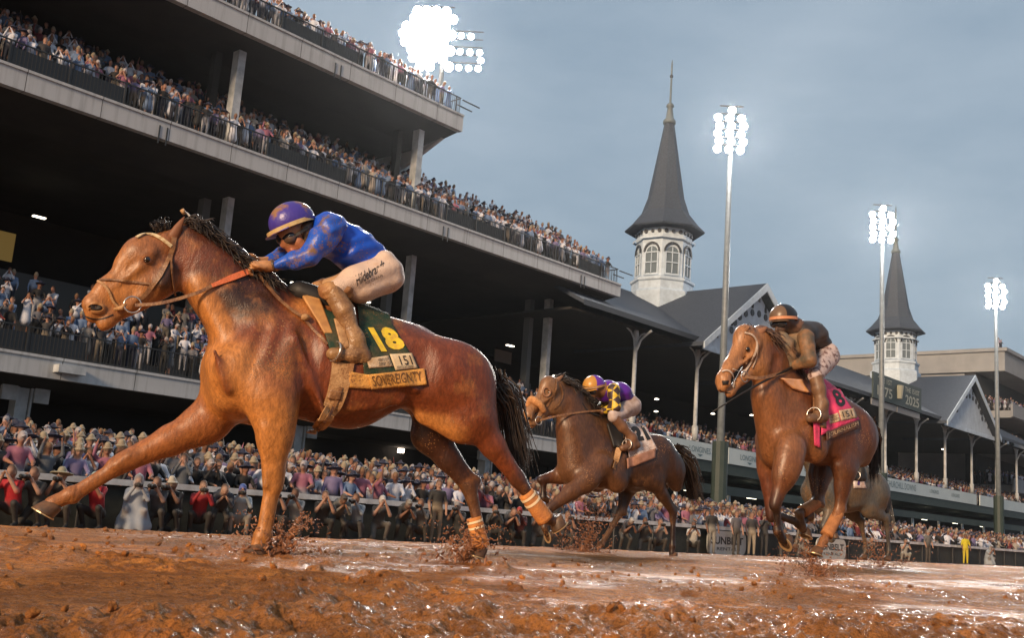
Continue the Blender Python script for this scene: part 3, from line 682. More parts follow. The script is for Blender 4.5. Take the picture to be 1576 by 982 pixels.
def patch(fr, sd, quad, off, m, name, root, nu=20, nv=16, thick=.006, wob=0):
    """a sheet of cloth lying on a body: traced from a quad of photo points"""
    U, Vv = np.meshgrid(np.linspace(0, 1, nu), np.linspace(0, 1, nv), indexing='ij')
    PX = np.array([bil(quad, u, v) for u, v in zip(U.ravel(), Vv.ravel())])
    P, b = sd.trace(np.repeat(fr.cam[None], len(PX), 0), fr.dirs(PX), off)
    ok = b < .03
    if wob: P = P+sd.grad(P)*(wob*np.sin(P[:, :1]*38+P[:, 2:]*9)*np.sin(P[:, 2:]*21))
    N = sd.grad(P); vid = np.arange(nu*nv).reshape(nu, nv); F = []
    for i in range(nu-1):
        for j in range(nv-1):
            q = (vid[i, j], vid[i+1, j], vid[i+1, j+1], vid[i, j+1])
            if all(ok[list(q)]) and max(np.linalg.norm(P[q[0]]-P[q[2]]), np.linalg.norm(P[q[1]]-P[q[3]])) < .16: F.append(q)
    n = len(P); V2 = np.concatenate([P, P-N*thick]); F2 = F+[tuple(k+n for k in f[::-1]) for f in F]
    from collections import Counter
    ed = Counter()
    for f in F:
        for a, b_ in zip(f, f[1:]+f[:1]): ed[(a, b_)] += 1
    for (a, b_) in list(ed):
        if (b_, a) not in ed: F2.append((b_, a, a+n, b_+n))
    return mesh_obj(name, V2, F2, m, root, True)
def surf_text(fr, sd, txt, quad, off, m, name, root, shear=0, bold=0, mirror=False, space=1):
    V, F = text_mesh(txt, 1, 0, shear, bold, space)
    bm = bmesh.new(); me = bpy.data.meshes.new('x'); me.from_pydata([tuple(v) for v in V], [], F); bm.from_mesh(me)
    bmesh.ops.triangulate(bm, faces=bm.faces); lo, hi = V.min(0), V.max(0)
    for _ in range(3):
        long = [e for e in bm.edges if e.calc_length() > (hi[0]-lo[0])/max(len(txt), 1)/5]
        if long: bmesh.ops.subdivide_edges(bm, edges=long, cuts=1); bmesh.ops.triangulate(bm, faces=bm.faces)
    V = np.array([v.co[:] for v in bm.verts]); F = [tuple(v.index for v in f.verts) for f in bm.faces]; bm.free()
    U = (V[:, 0]-lo[0])/(hi[0]-lo[0]); W_ = 1-(V[:, 1]-lo[1])/(hi[1]-lo[1])
    PX = np.array([bil(quad, u, v) for u, v in zip(U, W_)])
    P, b = sd.trace(np.repeat(fr.cam[None], len(PX), 0), fr.dirs(PX), off)
    return mesh_obj(name, P, F, m, root, False)
def strap(fr, sd, pts, w, m, name, root, off=.004, thick=.004, n=None, par=None):
    """a flat leather strap following photo points over the body"""
    pts = np.array(pts, float); seg = np.linalg.norm(np.diff(pts, axis=0), axis=1); T = np.concatenate([[0], np.cumsum(seg)])
    n = n or max(6, int(T[-1]/4)); tt = np.linspace(0, T[-1], n)
    PX = np.stack([np.interp(tt, T, pts[:, 0]), np.interp(tt, T, pts[:, 1])], -1)
    for _ in range(2): PX[1:-1] = PX[1:-1]*.5+.25*(PX[:-2]+PX[2:])
    P, b = sd.trace(np.repeat(fr.cam[None], len(PX), 0), fr.dirs(PX), off); N = sd.grad(P)
    return ribbon(P, N, w, thick, m, name, root)
def ribbon(P, N, w, thick, m, name, root):
    P = np.asarray(P, float); n = len(P); V = []; F = []
    w = np.interp(np.linspace(0, 1, n), np.linspace(0, 1, len(w)), w) if hasattr(w, '__len__') else [w]*n
    for i in range(n):
        d = unit(P[min(i+1, n-1)]-P[max(i-1, 0)]); s_ = unit(np.cross(d, N[i])); nn = unit(np.cross(s_, d))
        for a, b in ((-1, -1), (1, -1), (1, 1), (-1, 1)): V.append(P[i]+s_*a*w[i]/2+nn*b*thick/2)
    for i in range(n-1):
        for k in range(4): F.append((i*4+k, i*4+(k+1) % 4, i*4+4+(k+1) % 4, i*4+4+k))
    F += [(3, 2, 1, 0), tuple(4*(n-1)+k for k in range(4))]
    return mesh_obj(name, V, F, m, root)
def curve(pts, n=24):
    """smooth interpolation of 3D points"""
    pts = np.array(pts, float); m = len(pts); P = np.vstack([2*pts[0]-pts[1], pts, 2*pts[-1]-pts[-2]]); out = []
    for t in np.linspace(0, m-1-1e-6, n):
        i = int(t); u = t-i; p0, p1, p2, p3 = P[i:i+4]
        out.append(.5*(2*p1+(p2-p0)*u+(2*p0-5*p1+4*p2-p3)*u*u+(3*p1-p0-3*p2+p3)*u**3))
    return np.array(out)
def hair(name, roots, dirs_, length, m, root, n=120, sag=.3, seed=1, thick=.006, wave=.03):
    r_ = np.random.default_rng(seed); mb = MB()
    roots = curve(roots, 60)
    for i in range(n):
        t = r_.random(); p = roots[int(t*59)]+r_.normal(size=3)*.012; d = unit(np.array(dirs_[0])*(1-t)+np.array(dirs_[1])*t+r_.normal(size=3)*.16); L_ = length*r_.uniform(.55, 1.1)
        pts = []; ph = r_.uniform(0, 6)
        for k in range(7):
            u = k/6; pts.append(p+d*L_*u+np.array([0, 0, -sag*L_*u*u])+np.array([math.sin(ph+u*5), math.cos(ph+u*4), math.sin(ph*2+u*6)])*wave*u)
        th = thick*r_.uniform(.6, 1.3); mb.tube(pts, [th*1.0, th, th*.95, th*.85, th*.7, th*.5, th*.15], 4, cap=False)
    return mb.build(name, m, root, True)

def hair2(name, A, Mid, End, spread, m, root, n=200, seed=1, thick=.006, r0=.03):
    r_ = np.random.default_rng(seed); mb = MB(); A, Mid, End = map(np.array, (A, Mid, End))
    for i in range(n):
        g_ = r_.normal(size=3); g2 = g_*.6+r_.normal(size=3)*.5; t = r_.uniform(.55, 1.08)
        pts = curve([A+r_.normal(size=3)*r0, A+(Mid-A)*.5+g_*r0*1.2, Mid+g_*spread*.6, Mid+(End-Mid)*t+g2*spread], 9); th = thick*r_.uniform(.6, 1.3)
        mb.tube(pts, [th]*6+[th*.7, th*.4, th*.1], 4, cap=False)
    return mb.build(name, m, root, True)
def spatter(m, scale=60, col=(.30, .16, .07), mask=2.2, amt=.45, size=.22):
    """dried and wet specks of mud over a material"""
    n = m.node_tree; b = n.nodes['Principled BSDF']; L = n.links.new; src = [l for l in n.links if l.to_socket == b.inputs['Base Color']]
    tcn = n.nodes.new('ShaderNodeTexCoord'); last = src[0].from_socket if src else None
    for sc, sz, cc in ((scale, size, col), (scale*2.3, size*1.1, tuple(x*.35 for x in col))):
        v = n.nodes.new('ShaderNodeTexVoronoi'); v.inputs['Scale'].default_value = sc; v.inputs['Randomness'].default_value = 1; L(tcn.outputs['Object'], v.inputs['Vector'])
        no = n.nodes.new('ShaderNodeTexNoise'); no.inputs['Scale'].default_value = mask*sc/scale; no.inputs['Detail'].default_value = 4; L(tcn.outputs['Object'], no.inputs['Vector'])
        th = n.nodes.new('ShaderNodeMapRange'); th.inputs['From Min'].default_value = amt; th.inputs['From Max'].default_value = amt+.25; th.inputs['To Max'].default_value = sz*2; L(no.outputs['Fac'], th.inputs['Value'])
        lt = n.nodes.new('ShaderNodeMath'); lt.operation = 'LESS_THAN'; L(v.outputs['Distance'], lt.inputs[0]); L(th.outputs[0], lt.inputs[1])
        k_ = n.nodes.new('ShaderNodeMath'); k_.operation = 'MULTIPLY'; k_.inputs[1].default_value = .8; L(lt.outputs[0], k_.inputs[0])
        x = n.nodes.new('ShaderNodeMix'); x.data_type = 'RGBA'; L(k_.outputs[0], x.inputs[0])
        if last: L(last, x.inputs[6])
        else: x.inputs[6].default_value = b.inputs['Base Color'].default_value
        x.inputs[7].default_value = (*cc, 1); last = x.outputs[2]
    L(last, b.inputs['Base Color']); return m
def coatmat(name, mud, mudamt, bumpk=.35, rough=.42, fresh=6.0, sp=.4, spat=(.30, .15, .06)):
    m = mat(name, (.2, .1, .05), rough, mud, fresh, bumpk, 110, attr='Col', thr=mudamt, spec=sp, rough2=.6, detail=12)
    n = m.node_tree; b = n.nodes['Principled BSDF']; b.inputs['Coat Weight'].default_value = .22; b.inputs['Coat Roughness'].default_value = .36
    L = n.links.new; tcn = n.nodes.new('ShaderNodeTexCoord'); mp_ = n.nodes.new('ShaderNodeMapping'); mp_.inputs['Scale'].default_value = (1, 1, .45); L(tcn.outputs['Object'], mp_.inputs[0])
    v = n.nodes.new('ShaderNodeTexNoise'); v.inputs['Scale'].default_value = 11; v.inputs['Detail'].default_value = 3; v.inputs['Distortion'].default_value = 1.4; L(mp_.outputs[0], v.inputs['Vector'])
    b2 = n.nodes.new('ShaderNodeBump'); b2.inputs['Strength'].default_value = .28; b2.inputs['Distance'].default_value = .03; L(v.outputs['Fac'], b2.inputs['Height'])
    old = [l for l in n.links if l.to_socket == b.inputs['Normal']][0].from_node; L(b2.outputs[0], old.inputs['Normal']); old.inputs['Distance'].default_value = .007
    old.inputs['Strength'].default_value = bumpk
    # wet and dry tones running with the hair
    mp2 = n.nodes.new('ShaderNodeMapping'); mp2.inputs['Scale'].default_value = (1, 1, .35); mp2.inputs['Rotation'].default_value = (0, .5, 0); L(tcn.outputs['Object'], mp2.inputs[0])
    t = n.nodes.new('ShaderNodeTexNoise'); t.inputs['Scale'].default_value = 50; t.inputs['Detail'].default_value = 8; t.inputs['Roughness'].default_value = .7; L(mp2.outputs[0], t.inputs['Vector'])
    r = n.nodes.new('ShaderNodeMapRange'); r.inputs['From Min'].default_value = .38; r.inputs['From Max'].default_value = .62; r.inputs['To Min'].default_value = .66; r.inputs['To Max'].default_value = 1.15; L(t.outputs['Fac'], r.inputs['Value'])
    src = [l for l in n.links if l.to_socket == b.inputs['Base Color']][0].from_socket
    mu = n.nodes.new('ShaderNodeVectorMath'); mu.operation = 'SCALE'; L(src, mu.inputs[0]); L(r.outputs[0], mu.inputs['Scale']); L(mu.outputs[0], b.inputs['Base Color'])
    return spatter(m, 55, spat, 2.5, .46, .22)
M_hair = mat('dark_horse_hair', (.012, .009, .008), .5, (.04, .022, .012), 20)
M_hoof = mat('muddy_hoof', (.05, .028, .016), .5, (.16, .075, .03), 12)
M_shoe = mat('racing_plate', (.55, .40, .22), .3, metal=.6)
M_bandage = mat('orange_leg_bandage', (.62, .24, .055), .75, (.42, .16, .05), 14, .4, 90)
M_bandw = mat('pale_bandage_stripe', (.78, .62, .40), .7)
M_leather = mat('muddy_brown_leather', (.13, .055, .025), .45, (.30, .15, .06), 25, .3, 60)
M_tanstrap = mat('muddy_pale_strap', (.50, .30, .14), .6, (.32, .16, .06), 16, .3, 60)
M_rein = mat('orange_rubber_rein', (.62, .13, .04), .5, (.45, .12, .04), 30, .3, 90)
M_metal = mat('bit_metal', (.6, .55, .5), .25, metal=.9)
M_eye = mat('horse_eye', (.008, .005, .004), .05, spec=.8)
M_nost = mat('nostril_dark', (.01, .006, .005), .6)
M_black = mat('black_marking', (.015, .013, .012), .6)
M_yellow = mat('yellow_number', (.85, .62, .02), .55, (.62, .38, .05), 25)
M_greenc = mat('dark_green_cloth', (.010, .038, .020), .75, (.10, .07, .03), 9, .3, 60, thr=(.45, .75))
M_goldc = mat('mud_yellow_cloth', (.75, .38, .08), .7, (.42, .20, .06), 12, .3, 60)
M_whitec = mat('muddy_white_patch', (.62, .50, .36), .7, (.42, .26, .12), 16, .2, 60)
M_pink = mat('pink_cloth', (.72, .05, .16), .7, (.38, .05, .07), 8, .3, 60, thr=(.5, .8))
M_maroon = mat('dark_cloth_band', (.06, .03, .025), .7, (.15, .07, .04), 12)
M_whiteb = mat('white_saddle_cloth', (.72, .66, .64), .7, (.45, .30, .24), 9, .3, 60)

def bandage(fr, a, b, ra, rb, root, m, stripes=True, q=1.):
    d = b-a; mb = MB(); n = 12; pts = [a+d*i/(n-1) for i in range(n)]
    mb.tube(pts, [ra+(rb-ra)*i/(n-1)+.0018*(i % 2) for i in range(n)], 18)
    o = mb.build('leg_bandage', m, root, True)
    if stripes:
        for t in (.10, .30):
            for_ = MB().tube([a+d*t, a+d*(t+.07)], [ra+(rb-ra)*t+.004, ra+(rb-ra)*(t+.07)+.004], 18); for_.build('stripe', M_bandw, o)
    return o
def hoof(p, toe, up, r, root, shoe=True):
    """p: centre of the sole; toe: direction of the toe; up: towards the pastern"""
    toe = unit(toe); up = unit(np.array(up)-toe*(np.array(up)@toe)*.0); x = unit(toe-up*(toe@up)); y = np.cross(up, x)
    V = []; F = []; n = 16
    for k_, (rad, h_, sh) in enumerate(((1.0, 0, 0), (.98, .12, -.01), (.82, .95, -.30), (.70, 1.15, -.36))):
        for i in range(n):
            t = 2*math.pi*i/n; rx = r*rad*(1.12 if math.cos(t) > 0 else .85); V.append(p+x*(rx*math.cos(t)+r*sh)+y*(r*.95*rad*math.sin(t))+up*(h_*r))
    for a in range(3):
        for i in range(n): F.append((a*n+i, a*n+(i+1) % n, (a+1)*n+(i+1) % n, (a+1)*n+i))
    F += [tuple(range(n))[::-1], tuple(3*n+i for i in range(n))]
    o = mesh_obj('hoof', V, F, M_hoof, root, True)
    if shoe:
        V = []; F = []; m_ = 14
        for i in range(m_):
            t = -2.5+5.0*i/(m_-1)
            for rad in (1.06, .74):
                for h_ in (-.10, .0): V.append(p+x*(r*rad*math.cos(t)*1.1)+y*(r*rad*.95*math.sin(t))+up*(h_*r))
        for i in range(m_-1):
            a = i*4
            for k in ((0, 1, 3, 2),): 
                F += [(a+0, a+1, a+5, a+4), (a+1, a+3, a+7, a+5), (a+3, a+2, a+6, a+7), (a+2, a+0, a+4, a+6)]
        F += [(0, 2, 3, 1), ((m_-1)*4, (m_-1)*4+1, (m_-1)*4+3, (m_-1)*4+2)]
        mesh_obj('horseshoe', V, F, M_shoe, o)
    return o
def torso(sd, T, c, dark, mudc):
    """barrel, shoulder and quarters; T maps template metres to this horse"""
    A = lambda s_, z, w=0: T(s_, z, w)
    k = T.k
    sd.rc(A(.30, 1.17), A(-.20, 1.16), .34*k, .325*k, .12, .74, c); sd.rc(A(-.20, 1.16), A(-.62, 1.27), .325*k, .185*k, .12, .78, c)
    sd.rc(A(.36, 1.40), A(.02, 1.47), .12*k, .09*k, .16, .5, dark); sd.rc(A(.02, 1.47), A(-.6, 1.33), .07*k, .13*k, .2, .8, dark)
    sd.rc(A(-.55, 1.27), A(-.92, 1.15), .165*k, .12*k, .14, 1, dark)
    sd.el(A(.47, 1.06), (.19*k, .235*k, .26*k), 20, .12, mudc)
    for w in (-1, 1):
        sd.el(A(-.76, 1.18, .13*w), (.29*k, .155*k, .23*k), 18, .1, c); sd.rc(A(-.90, 1.10, .13*w), A(-.97, .96, .13*w), .14*k, .10*k, .08, .8, c)
        sd.rc(A(-.60, 1.34, .10*w), A(-.66, 1.30, .14*w), .07*k, .07*k, .12, 1, dark)
        sd.rc(A(.16, 1.42, .11*w), A(.56, 1.06, .17*w), .07*k, .10*k, .10, .75, mudc)     # scapula
        sd.rc(A(.56, 1.06, .17*w), A(.34, .90, .19*w), .12*k, .125*k, .05, .8, mudc)       # upper arm
        sd.rc(A(.20, 1.22, .20*w), A(.30, .98, .22*w), .12*k, .13*k, .07, .6, c)           # triceps
        sd.rc(A(.64, 1.12, .09*w), A(.57, .90, .11*w), .08*k, .07*k, .045, .9, mudc)      # breast muscle
        for i in range(5): sd.rc(A(.02-.11*i, 1.26-.02*i, .235*w), A(-.06-.11*i, .92+.02*i, .20*w), .030*k, .025*k, .07, .6, c)   # ribs just showing
    sd.rc(A(-.45, 1.09), A(-.66, 1.13), .10*k, .09*k, .12, 1, c)
    for w in (-1, 1):
        sd.neg(A(.15, 1.40, .27*w), A(.12, .98, .355*w), .075*k, .075*k, .04)      # behind the shoulder
        sd.neg(A(.42, 1.34, .245*w), A(.50, 1.04, .33*w), .04*k, .045*k, .03); sd.neg(A(.30, 1.36, .25*w), A(.36, 1.10, .335*w), .025*k, .03*k, .03)    # across the shoulder
        sd.neg(A(-.60, 1.30, .33*w), A(-.62, 1.06, .36*w), .09*k, .10*k, .07)    # flank hollow
        sd.neg(A(-.82, 1.26, .345*w), A(-.93, .92, .325*w), .05*k, .05*k, .035); sd.neg(A(-.98, 1.2, .30*w), A(-1.05, .95, .28*w), .03*k, .03*k, .03); sd.neg(A(-.35, .86, .22*w), A(.1, .80, .22*w), .03*k, .03*k, .04)    # groove of the quarters
def maketemplate(O, sx=1., sz=1., k=1., dz=0., rot=0.):
    ct, st_ = math.cos(math.radians(rot)), math.sin(math.radians(rot))
    def T(s_, z, w=0):
        x = s_*sx; zz = (z-1.15)*sz; return np.array([O[0]+x*ct-zz*st_, w*k, O[2]+1.15+dz+x*st_+zz*ct])
    T.k = k; return T
def leg(sd, P, R, cols, k=.025, q=.85):
    """P: joints, R: radii, cols: colour per segment"""
    for i in range(len(P)-1): sd.rc(P[i], P[i+1], R[i], R[i+1], k if i else .06, q if i < 2 else .92, cols[min(i, len(cols)-1)])
def foreleg(sd, elbow, knee, fet, foot, s_, cu, cl, rt, rad=1.):
    """forearm with its muscle belly, carpus, tendons, fetlock, pastern"""
    e, kn, f, h_ = map(np.array, (elbow, knee, fet, foot)); d = unit(kn-e); n = np.array([-d[2], 0, d[0]]); n = n*(-1 if n[0] > 0 and abs(d[2]) > .5 else 1)
    sd.rc(e, e+(kn-e)*.45, .098*s_*rad, .078*s_*rad, .06, .8, cu); sd.rc(e+(kn-e)*.45, kn, .078*s_*rad, .046*s_, .03, .85, cu)
    sd.rc(kn-d*.035*s_, kn+d*.035*s_, .046*s_, .043*s_, .02, .95, cl)
    d2 = unit(f-kn); m2 = np.cross(d2, [0, 1, 0])
    sd.rc(kn, f, .033*s_, .027*s_, .025, .9, cl)
    back = m2 if (e-kn)@m2*0+m2[0] < 0 else -m2
    sd.rc(kn+back*.02*s_, f+back*.022*s_, .018*s_, .018*s_, .02, .9, cl)
    sd.rc(f, f+back*.014*s_, .037*s_, .032*s_, .02, .95, cl); sd.rc(f, h_, .031*s_, .036*s_, .02, .95, cl)
def hindleg(sd, hip, stifle, hock, fet, foot, s_, cu, cl):
    hp_, sf, hk, f, h_ = map(np.array, (hip, stifle, hock, fet, foot))
    sd.rc(hp_, sf, .17*s_, .105*s_, .09, .66, cu); sd.rc(sf, sf+(hk-sf)*.45, .100*s_, .070*s_, .06, .74, cu); sd.rc(sf+(hk-sf)*.45, hk, .070*s_, .046*s_, .04, .8, cu)
    d = unit(f-hk); g = unit(hk-sf); pt = hk-unit(d+(-g))*.0
    heel = unit(g-d*.9); sd.rc(hk, hk+heel*.055*s_-d*.03*s_, .046*s_, .026*s_, .02, .8, cl)
    sd.rc(sf+(hk-sf)*.5+heel*.04*s_, hk+heel*.055*s_-d*.03*s_, .03*s_, .016*s_, .03, .8, cu)
    sd.rc(hk-d*.02, hk+d*.07*s_, .044*s_, .038*s_, .02, .85, cl); sd.rc(hk, f, .034*s_, .028*s_, .02, .9, cl)
    sd.rc(hk+heel*.02*s_, f+heel*.018*s_, .018*s_, .018*s_, .02, .9, cl)
    sd.rc(f, f+heel*.012*s_, .038*s_, .032*s_, .02, .95, cl); sd.rc(f, h_, .031*s_, .036*s_, .02, .95, cl)
def head(sd, H, s_, c, dark, mudc, open_=0.):
    """H: dict poll, brow, nose(top front), muzzle(nostril area), lip, chin, jaw, eye all 3D on the midline"""
    g = lambda n_: np.array(H[n_], float); w = lambda v, y: v+np.array([0, y, 0])
    fw = unit(g('muzzle')-g('poll')); 
    sd.rc(g('poll'), g('brow'), .075*s_, .085*s_, .05, .95, c)
    sd.rc(g('brow'), g('nose'), .078*s_, .048*s_, .05, .85, mudc)                       # profile line
    sd.rc(g('nose'), g('muzzle'), .050*s_, .056*s_, .04, .95, mudc)
    sd.rc(g('muzzle'), g('lip'), .050*s_, .040*s_, .03, 1.0, mudc)
    sd.rc(g('jaw'), g('brow'), .105*s_, .08*s_, .07, .62, c)                              # cheek
    sd.rc(g('jaw'), g('chin')*.5+g('jaw')*.5, .082*s_, .048*s_, .06, .62, c)
    sd.rc(g('chin')*.5+g('jaw')*.5, g('chin'), .045*s_, .036*s_, .04, .8, mudc)
    sd.rc(g('chin'), g('chin')+fw*.035*s_, .036*s_, .034*s_, .03, .95, mudc)
    mid = g('brow')*.35+g('nose')*.65
    for y in (-1, 1):
        e = w(g('eye'), .078*s_*y); sd.rc(e, e-fw*.03*s_+np.array([0, 0, .018*s_]), .030*s_, .026*s_, .03, .8, c)     # brow bone
        sd.rc(w(g('eye')+fw*.05*s_-np.array([0, 0, .02]), .072*s_*y), w(g('eye')*.35+g('muzzle')*.65, .045*s_*y), .016*s_, .012*s_, .035, 1, mudc)   # facial crest
        sd.el(w(g('nostril'), .040*s_*y), (.040*s_, .026*s_, .034*s_), 30, .02, mudc)
        sd.neg(w(g('nostril')-fw*.012, .078*s_*y), w(g('nostril')+fw*.016+np.array([0, 0, .008]), .074*s_*y), .017*s_, .019*s_, .010)
        sd.neg(w(g('eye')-fw*.004-np.array([0, 0, .012]), .122*s_*y), w(g('eye')+fw*.012-np.array([0, 0, .016]), .120*s_*y), .026*s_, .024*s_, .02)
        sd.neg(w(g('eye')*.6+g('muzzle')*.4+np.array([.0, 0, .05]), .108*s_*y), w(g('nose')*.6+g('muzzle')*.4, .10*s_*y), .028*s_, .026*s_, .04)   # beside the nasal bone
        sd.neg(w(g('jaw')*.5+g('chin')*.5+np.array([0, 0, .05]), .10*s_*y), w(g('jaw')*.2+g('chin')*.8+np.array([0, 0, .03]), .085*s_*y), .035*s_, .03*s_, .04)
        sd.neg(w(g('jaw')+np.array([-.115*s_, 0, .04]), .13*s_*y), w(g('jaw')+np.array([-.10*s_, 0, -.09]), .12*s_*y), .035*s_, .035*s_, .05)   # throat latch groove
    return sd
def ear(base, tip, r, m, root, name='ear'):
    base, tip = np.array(base), np.array(tip); d = tip-base; pts = [base+d*t for t in (0, .25, .55, .8, 1)]
    return MB().tube(pts, [r*.75, r, r*.8, r*.45, r*.06], 10, flat=.6).build(name, m, root, True)
def eyeball(p, r, root):
    o = MB(); n = 10; o.lathe([(r*math.sin(t), -r*math.cos(t)) for t in np.linspace(.05, math.pi-.05, 9)], tuple(p), 14)
    return o.build('eye', M_eye, root, True)
def ring(c, r, nrm, th, m, name, root):
    a = unit(np.cross(nrm, [0, 0, 1.])); b = np.cross(nrm, a); pts = [c+r*(a*math.cos(t)+b*math.sin(t)) for t in np.linspace(0, 2*math.pi, 21)]
    return MB().tube(pts, th, 6, cap=False).build(name, m, root, True)
def over_spine(fr, sd, top, off, m, name, root, far=-55, n=18, zc=1.18):
    """carries a saddle cloth on over the back and down the far side"""
    P, b = sd.trace(np.repeat(fr.cam[None], len(top), 0), fr.dirs(top), off); rows = []
    for p in P:
        ax = np.array([p[0], 0, zc]); th0 = math.degrees(math.atan2(p[1], p[2]-zc)); row = []
        for th in np.linspace(th0+3, far, n):
            d = np.array([[0, math.sin(math.radians(th)), math.cos(math.radians(th))]]); q, _ = sd.trace((ax+d[0]*1.9)[None], -d, off, 60); row.append(q[0])
        rows.append(row)
    R_ = np.array(rows); a, b2 = R_.shape[:2]; V = R_.reshape(-1, 3); N = sd.grad(V); vid = np.arange(a*b2).reshape(a, b2)
    F = [(vid[i, j], vid[i, j+1], vid[i+1, j+1], vid[i+1, j]) for i in range(a-1) for j in range(b2-1)]; nn = len(V)
    return mesh_obj(name, np.concatenate([V, V-N*.005]), F+[tuple(k+nn for k in f[::-1]) for f in F], m, root, True)

# ---------------------------------------------------------------- leading horse
bay = (.17, .040, .012); bayd = (.05, .014, .007); mudo = (.47, .185, .045); leg_o = (.42, .17, .045); legd = (.05, .02, .010)  # orange low, dark above: mud and bay coat, with low warm light painted in
f1 = Frame(480, 668, 6.5, 26); p = f1.p
h1 = f1.root('horse'); tag(h1, 'leading mud splashed bay racehorse at full gallop with foreleg stretched out', 'horse', 'racehorses galloping on the track')
s1 = SDF(); T1 = maketemplate((0, 0, 0), .965, 1, 1)
torso(s1, T1, bay, (.085, .026, .012), mudo)
# neck
for a, b, ra, rb, q_, c_ in (((392, 498), (332, 430), .225, .15, .55, bayd), ((332, 430), (282, 396), .15, .10, .55, bay), ((386, 545), (327, 455), .15, .08, .75, mudo), ((402, 440), (330, 392), .10, .075, .5, bayd), ((330, 392), (283, 362), .075, .06, .6, bayd), ((358, 565), (364, 602), .14, .13, 1.1, mudo)):
    s1.rc(p(*a), p(*b), ra, rb, .10, q_, c_)
s1.rc(p(331, 572, -.13), p(334, 598, -.15), .082, .078, .03, .9, mudo)
s1.rc(p(352, 452, .075), p(392, 492, .115), .055, .06, .05, .9, (.035, .014, .008)); s1.rc(p(398, 470, .11), p(425, 500, .14), .05, .05, .05, .9, (.05, .018, .009)); s1.rc(p(262, 412, .07), p(252, 436, .075), .03, .03, .04, .8, (.05, .02, .010))
for y in (-1, 1):   # jugular groove muscles
    s1.rc(p(304, 440)+[0, .05*y, 0], p(364, 560)+[0, .11*y, 0], .045, .06, .05, 1, mudo)
H1 = dict(poll=p(252, 376), brow=p(217, 391), nose=p(166, 440), muzzle=p(142, 468), lip=p(142, 487), chin=p(166, 495), jaw=p(240, 432), eye=p(226, 401), nostril=p(150, 474))
s1.rc(p(166, 458), p(214, 446), .068, .085, .05, .72, mudo); s1.rc(p(168, 484), p(205, 462), .045, .06, .05, .8, (.30, .12, .04))
head(s1, H1, .97, (.26, .095, .030), bayd, (.36, .145, .042))
s1.rc(p(187, 404), p(200, 392), .03, .035, .05, 1, mudo)
fl, fr_ = .17, -.17
foreleg(s1, p(423, 640, .20), p(421, 735, .17), p(403, 826, .16), p(394, 850, .155), 1.36, mudo, leg_o, 0, .84)
s1.rc(p(418, 610, .20), p(425, 660, .20), .125, .09, .08, .8, mudo)
s1.neg(p(404, 750, .205), p(397, 815, .195), .010, .010, .012); s1.rc(p(300, 655, -.115), p(200, 706, -.125), .030, .016, .03, .7, (.30, .11, .035)); s1.rc(p(410, 660, .27), p(412, 725, .215), .03, .018, .04, .7, mudo); s1.rc(p(432, 660, .26), p(424, 725, .21), .026, .014, .04, .7, mudo)
s1.rc(p(414, 728, .212), p(408, 748, .208), .020, .018, .02, 1, leg_o); s1.rc(p(200, 700, -.12), p(180, 716, -.12), .018, .018, .02, 1, (.26, .10, .03))
for a_, b_ in (((455, 520), (500, 640)), ((560, 560), (640, 600)), ((330, 540), (352, 600)), ((700, 560), (735, 640))): s1.rc(p(*a_, .26), p(*b_, .24), .012, .012, .05, 1, bay)
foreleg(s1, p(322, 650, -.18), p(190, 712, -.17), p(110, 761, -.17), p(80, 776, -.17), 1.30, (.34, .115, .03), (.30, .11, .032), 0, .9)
s1.rc(p(345, 620, -.16), p(315, 650, -.18), .13, .105, .09, .8, (.27, .095, .03))
# near hind, pushing off behind
hindleg(s1, p(705, 572, .15), p(727, 642, .17), p(796, 737, .13), p(838, 796, .12), p(858, 806, .12), 1.12, bay, legd)
s1.rc(p(728, 590, .13), p(734, 636, .14), .14, .10, .10, .7, bay); s1.rc(p(655, 640, .10), p(705, 655, .14), .06, .09, .1, .8, mudo)
# far hind, on the ground
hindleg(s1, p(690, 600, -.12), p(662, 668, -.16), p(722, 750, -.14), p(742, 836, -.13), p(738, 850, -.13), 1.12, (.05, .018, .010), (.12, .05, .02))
M_coat1 = coatmat('mud_splashed_bay_coat', (.34, .125, .032), (.54, .74), .4, .42)
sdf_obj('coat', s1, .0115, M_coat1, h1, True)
hoof(p(393, 858, .155), (1, 0, -.1), (-.25, 0, 1), .076, h1); hoof(p(68, 791, -.17), (1, 0, -.05), (-.5, 0, 1), .068, h1)
hoof(p(862, 811, .12), (-.3, 0, -1), (.45, 0, .5), .058, h1); hoof(p(734, 857, -.13), (.8, 0, -.5), (-.2, 0, 1), .06, h1)
bandage(f1, p(809, 759, .127), p(840, 800, .12), .052, .060, h1, M_bandage); bandage(f1, p(729, 797, -.135), p(741, 842, -.13), .050, .058, h1, M_bandage)
e_ = p(226.5, 401, 0)+np.array([0, .108, 0])
P_, _ = s1.trace(f1.cam[None], f1.dirs([(227, 400)])); eyeball(P_[0]+s1.grad(P_)[0]*-.017, .028, h1)
rim = []
for t in np.linspace(0, 2*math.pi, 15): rim.append((227+5.6*math.cos(t), 400.5+4.0*math.sin(t)))
strap(f1, s1, rim, .010, mat('eyelid_skin', (.10, .035, .015), .5), 'eyelid', h1, .002, .006, 24)
patch(f1, s1, [(138, 469), (158, 470), (159, 478), (140, 477)], .003, M_nost, 'nostril', h1, 8, 6, .003)
strap(f1, s1, [(137, 476), (133, 472), (138, 467), (149, 466), (159, 470), (161, 477), (152, 481), (140, 479)], .014, mat('nostril_rim', (.40, .19, .07), .5), 'nostril_rim', h1, .003, .010, 24)
strap(f1, s1, [(131, 487), (140, 491), (152, 492), (164, 489), (174, 484)], .007, M_nost, 'mouth', h1, .001, .004)
